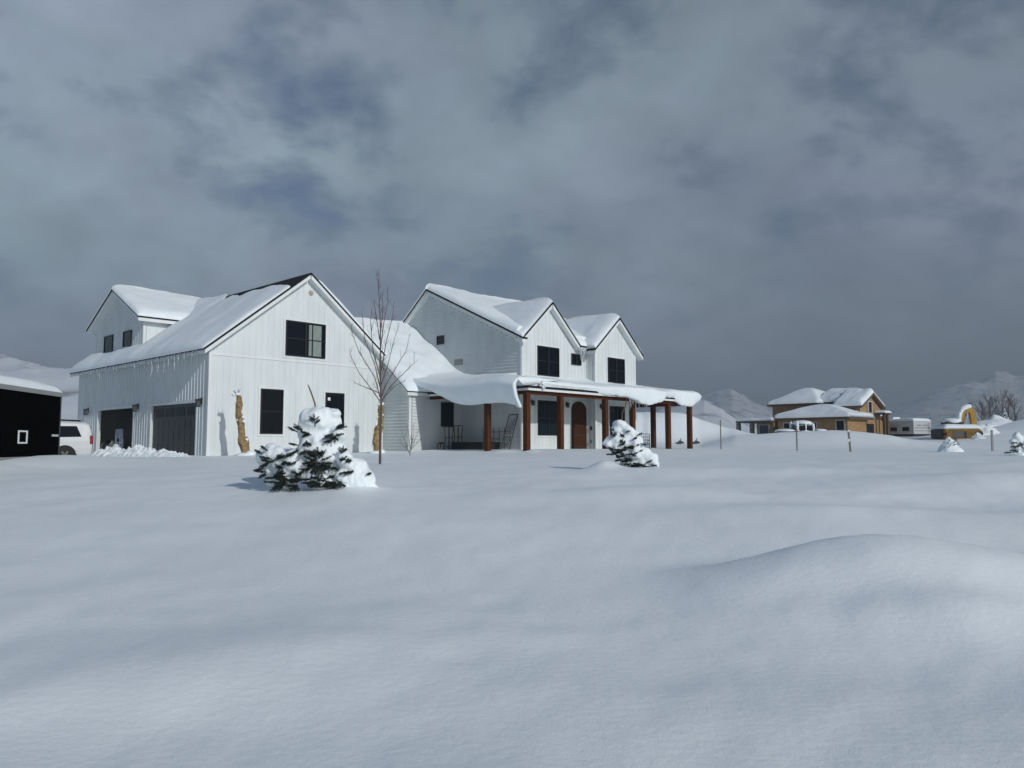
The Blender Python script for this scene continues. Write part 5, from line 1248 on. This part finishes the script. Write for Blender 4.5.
def snowy_conifer(px_, ybot, ytop, Y, label, seed, snowy=.6):
    b = W(px_, ybot, Y); tp = W(px_, ytop, Y); g_ = gz_at(b.x, b.y); h = tp.z-g_; rn = random.Random(seed)
    t = empty('snowy_conifer', label, 'conifer', (b.x, b.y, g_-.2), 0, 'snow dusted conifers beyond the excavator')
    m = MB(); m.tube([(0, 0, 0), (0, 0, h*.95)], [.16, .02], 7); m.obj('trunk', BARKG, t)
    fo = MB(); sn = MB()
    for i in range(620):
        f = rn.random()**.8; z = h*(.08+.9*f); r = (1-f)*h*.30+.10; q = rn.uniform(0, 6.28); d = Vector((math.cos(q), math.sin(q), -.35)); s_ = d.cross(Vector((0, 0, 1))).normalized()
        p0 = Vector((0, 0, z)); e = p0+d*r*rn.uniform(.75, 1.1); w_ = r*.22+.06
        c = p0.lerp(e, .35)
        fo.add([c, e-d*w_+s_*w_, e, e-d*w_-s_*w_], [(0,1,2,3)])
        if rn.random() < snowy: u = Vector((0, 0, .05)); fo2 = [c.lerp(e, .3)+u, e-d*w_+s_*w_*.7+u, e-d*.05+u, e-d*w_-s_*w_*.7+u]; sn.add(fo2+[v+Vector((0, 0, .09)) for v in fo2], [(4,5,6,7), (0,1,5,4), (1,2,6,5), (2,3,7,6), (3,0,4,7)])
    fo.obj('foliage', NEEDLE, t); sn.obj('snow_load', SNOW, t)
snowy_conifer(1006, 440, 407, 118, 'tallest snow dusted conifer beyond the excavator', 3)
snowy_conifer(994, 440, 416, 117, 'short snow dusted conifer left of the tallest one', 4, .4)
snowy_conifer(1000, 440, 414, 121, 'dark conifer between the two snow dusted conifers', 5, .3)

# ================================================================== mountains
def mountain_mat():
    m = bpy.data.materials.new('snowy_hillside'); m.use_nodes = True; nt = m.node_tree; N = nt.nodes; L = nt.links; b = N['Principled BSDF']; b.inputs['Roughness'].default_value = .9
    tc = N.new('ShaderNodeTexCoord'); n1 = N.new('ShaderNodeTexNoise'); n1.inputs['Scale'].default_value = .026; n1.inputs['Detail'].default_value = 9; n1.inputs['Roughness'].default_value = .62
    mp = N.new('ShaderNodeMapping'); mp.inputs['Scale'].default_value = (1, 1, 2.6); L.new(tc.outputs['Object'], mp.inputs['Vector']); L.new(mp.outputs[0], n1.inputs['Vector'])
    cr = N.new('ShaderNodeValToRGB'); cr.color_ramp.elements[0].position = .33; cr.color_ramp.elements[1].position = .47
    cr.color_ramp.elements[0].color = (.26, .28, .31, 1); cr.color_ramp.elements[1].color = (.84, .90, .95, 1)
    L.new(n1.outputs['Fac'], cr.inputs['Fac']); L.new(cr.outputs['Color'], b.inputs['Base Color']); return m
MM = mountain_mat()
def ridge(name, az_px, ys, r0, r1, seed, rough=.10, npx=260, nr=60, backdrop=1.0):
    """a real range: profile along azimuth (given as pixels columns), rising from r0 to its crest at r1, falling behind"""
    P = np.linspace(az_px[0], az_px[-1], npx); hh = (444-np.interp(P, az_px, ys))/767.0
    T = np.linspace(0, 1.6, nr); A, B = np.meshgrid((P-512)/767.0, T, indexing='ij')
    Yd = r0+(r1-r0)*B; X = A*Yd; H_ = np.repeat(hh[:, None], nr, 1)*r1
    f = np.where(B <= 1, sstep(0, 1, B)*.5+.5*B, np.clip(1-(B-1)*1.3, 0, 1))
    nz = fbm(X/(r1*.10)+seed, Yd/(r1*.10), 0.3, 6); rg = 1-np.abs(fbm(X/(r1*.14)+seed*2, Yd/(r1*.2), 1.7, 5))
    edge = sstep(0, .06, (P-P[0])/(P[-1]-P[0]))*sstep(0, .06, (P[-1]-P)/(P[-1]-P[0])); edge = edge[:, None]
    Z = (H_*f*(1+rough*nz*1.2+rough*(rg-.7))+2)*edge - 6*(1-edge)
    o = grid_mesh(name, X, Yd, Z, MM); tag(o, kind='structure')
ridge('hills', [-260, -120, 0, 25, 50, 90, 140, 220, 330, 420], [350, 352, 362, 363, 366, 368, 372, 385, 420, 444], 210, 470, 3.0)
ridge('hills', [600, 650, 690, 705, 720, 733, 745, 760, 775, 800, 840, 900, 960], [440, 420, 405, 400, 394, 390, 394, 402, 410, 418, 424, 432, 444], 1100, 2400, 7.0, rough=.16)
ridge('hills', [620, 660, 690, 705, 722, 740, 780], [436, 412, 404, 403, 408, 420, 444], 400, 700, 11.0, rough=.08)
ridge('mountains', [840, 880, 920, 950, 975, 1000, 1020, 1060, 1120, 1250, 1400], [436, 420, 402, 388, 378, 376, 381, 372, 368, 380, 420], 1300, 2500, 15.0, rough=.18)

# ================================================================== haze
hz = MB(); hz.box(-2600, 3800, -20, 5200, -8.0, 420); ho = hz.obj('haze', None or [], None) if False else None
me = bpy.data.meshes.new('haze'); me.from_pydata([(x, y, z) for z in (-9, 320) for y in (-25, 5000) for x in (-4500, 6500)], [], [(0,2,3,1),(4,5,7,6),(0,1,5,4),(2,6,7,3),(0,4,6,2),(1,3,7,5)]); me.update()
hm = bpy.data.materials.new('haze_air'); hm.use_nodes = True; nt = hm.node_tree; nt.nodes.remove(nt.nodes['Principled BSDF'])
pv = nt.nodes.new('ShaderNodeVolumePrincipled'); pv.inputs['Color'].default_value = (.67, .79, .90, 1); pv.inputs['Density'].default_value = 0.00062; pv.inputs['Anisotropy'].default_value = 0.0
nt.links.new(pv.outputs[0], nt.nodes['Material Output'].inputs['Volume']); me.materials.append(hm)
USE_HAZE = True
if USE_HAZE:
    ho = bpy.data.objects.new('haze', me); link(ho); tag(ho, kind='stuff')

# ================================================================== light, sky, camera
wu = 0.09; Ld = np.array([V[0]+wu*U[0], V[1]+wu*U[1], -0.5]); Ld = Ld/np.linalg.norm(Ld)   # travel direction of sunlight
sd = bpy.data.lights.new('sun', 'SUN'); sd.energy = 2.5; sd.angle = R(0.7); sd.color = (1.0, 0.975, 0.93)
so = bpy.data.objects.new('sun', sd); so.rotation_euler = Vector(Ld).to_track_quat('-Z', 'Y').to_euler(); link(so)
elev = math.asin(-Ld[2]); az = math.atan2(-Ld[0], -Ld[1])
w = bpy.data.worlds.new('World'); SC.world = w; w.use_nodes = True; nt = w.node_tree; N = nt.nodes; L = nt.links
bg = N['Background']; sky = N.new('ShaderNodeTexSky'); sky.sky_type = 'NISHITA'; sky.sun_disc = False; sky.sun_elevation = elev; sky.sun_rotation = az
tc = N.new('ShaderNodeTexCoord'); sep = N.new('ShaderNodeSeparateXYZ'); L.new(tc.outputs['Generated'], sep.inputs[0])
def math_(op, a, b=None, clamp=False):
    n = N.new('ShaderNodeMath'); n.operation = op; n.use_clamp = clamp
    for i, v in enumerate((a, b)):
        if v is None: continue
        if isinstance(v, (int, float)): n.inputs[i].default_value = v
        else: L.new(v, n.inputs[i])
    return n.outputs[0]
zc = math_('ADD', math_('MAXIMUM', sep.outputs['Z'], 0.0), 0.42)
cx = math_('DIVIDE', sep.outputs['X'], zc); cy = math_('DIVIDE', sep.outputs['Y'], zc)
cmb = N.new('ShaderNodeCombineXYZ'); L.new(cx, cmb.inputs[0]); L.new(cy, cmb.inputs[1])
def noise(scale, detail, rough, off=(0, 0, 0), dist=0.0):
    mp = N.new('ShaderNodeMapping'); mp.inputs['Location'].default_value = off; L.new(cmb.outputs[0], mp.inputs['Vector'])
    n = N.new('ShaderNodeTexNoise'); n.inputs['Scale'].default_value = scale; n.inputs['Detail'].default_value = detail; n.inputs['Roughness'].default_value = rough; n.inputs['Distortion'].default_value = dist
    L.new(mp.outputs[0], n.inputs['Vector']); return n.outputs['Fac']
SEED = 5.0
nA = noise(2.6, 10, .58, (3.1+SEED, 1.7, 0), .25); nB = noise(1.9, 4, .5, (7.3, 2.2+SEED, 1), .15); nC = noise(6.0, 7, .55, (1.3, 5.2, 2+SEED), .2)
cr = N.new('ShaderNodeValToRGB'); L.new(math_('ADD', math_('MULTIPLY', nB, .6), math_('MULTIPLY', nA, .4)), cr.inputs['Fac'])
e = cr.color_ramp.elements; e[0].position = .36; e[0].color = (.225, .292, .365, 1); e[1].position = .62; e[1].color = (.385, .465, .545, 1)
cr2 = N.new('ShaderNodeValToRGB'); L.new(nC, cr2.inputs['Fac']); e = cr2.color_ramp.elements; e[0].position = .3; e[0].color = (.82, .82, .83, 1); e[1].position = .7; e[1].color = (1.15, 1.15, 1.14, 1)
mul = N.new('ShaderNodeMix'); mul.data_type = 'RGBA'; mul.blend_type = 'MULTIPLY'; mul.inputs['Factor'].default_value = 1; L.new(cr.outputs['Color'], mul.inputs['A']); L.new(cr2.outputs['Color'], mul.inputs['B'])
# the cloud deck is thicker and darker low on the right, paler on the left
gx = math_('MULTIPLY', sep.outputs['X'], -0.42); gl = math_('MULTIPLY', math_('MAXIMUM', math_('SUBTRACT', 0.26, sep.outputs['Z']), 0.0), math_('MULTIPLY', math_('ADD', sep.outputs['X'], 0.20), -3.2))
br_ = math_('MAXIMUM', math_('ADD', math_('SUBTRACT', math_('ADD', 1.36, gx), math_('MULTIPLY', sep.outputs['Z'], 0.85)), gl), 0.3)
nH = noise(1.7, 4, .5, (9.3, 4.1, 5), .2)
crh = N.new('ShaderNodeValToRGB'); L.new(nH, crh.inputs['Fac']); e = crh.color_ramp.elements; e[0].position = .38; e[0].color = (1.0, .975, 1.06, 1); e[1].position = .62; e[1].color = (.96, 1.02, 1.0, 1)
mulh = N.new('ShaderNodeMix'); mulh.data_type = 'RGBA'; mulh.blend_type = 'MULTIPLY'; mulh.inputs['Factor'].default_value = 1; L.new(mul.outputs['Result'], mulh.inputs['A']); L.new(crh.outputs['Color'], mulh.inputs['B'])
mul2 = N.new('ShaderNodeVectorMath'); mul2.operation = 'SCALE'; L.new(mulh.outputs['Result'], mul2.inputs[0]); L.new(br_, mul2.inputs['Scale'])
# thin spots in the deck, and open blue sky overhead and behind the viewer
hole = N.new('ShaderNodeValToRGB'); L.new(math_('ADD', math_('ADD', math_('MULTIPLY', nA, .7), math_('MULTIPLY', nC, .3)), math_('MULTIPLY', math_('MAXIMUM', math_('SUBTRACT', 0.28, sep.outputs['Z']), 0.0), 0.35)), hole.inputs['Fac']); e = hole.color_ramp.elements; e[0].position = .38; e[0].color = (.06, .06, .06, 1); e[1].position = .50; e[1].color = (1, 1, 1, 1)
opn = math_('MULTIPLY', math_('SUBTRACT', 0.95, sep.outputs['Z']), 2.6, True); bhd = math_('MULTIPLY', math_('ADD', sep.outputs['Y'], 0.25), 2.5, True)
cov = math_('MULTIPLY', math_('MULTIPLY', hole.outputs['Color'], opn), bhd)
skym = N.new('ShaderNodeVectorMath'); skym.operation = 'MULTIPLY'; L.new(sky.outputs['Color'], skym.inputs[0]); skym.inputs[1].default_value = (.060, .065, .077)
fin = N.new('ShaderNodeMix'); fin.data_type = 'RGBA'; L.new(cov, fin.inputs['Factor']); L.new(skym.outputs[0], fin.inputs['A']); L.new(mul2.outputs[0], fin.inputs['B'])
STR = 0.10
sc_ = N.new('ShaderNodeVectorMath'); sc_.operation = 'SCALE'; L.new(fin.outputs['Result'], sc_.inputs[0]); sc_.inputs['Scale'].default_value = 1.0/STR
L.new(sc_.outputs[0], bg.inputs['Color']); bg.inputs['Strength'].default_value = STR

cd = bpy.data.cameras.new('camera'); cd.sensor_width = 36; cd.lens = F/1024*36; cd.clip_end = 20000; cd.clip_start = 0.05
co = bpy.data.objects.new('camera', cd); co.location = (0, 0, 0); co.rotation_euler = (math.pi/2+TILT, 0, 0); link(co); SC.camera = co
SC.view_settings.view_transform = 'Standard'; SC.view_settings.look = 'None'; SC.view_settings.exposure = -0.31; SC.view_settings.gamma = 1
SC.cycles.max_bounces = 6; SC.cycles.volume_bounces = 0; SC.cycles.use_denoising = True
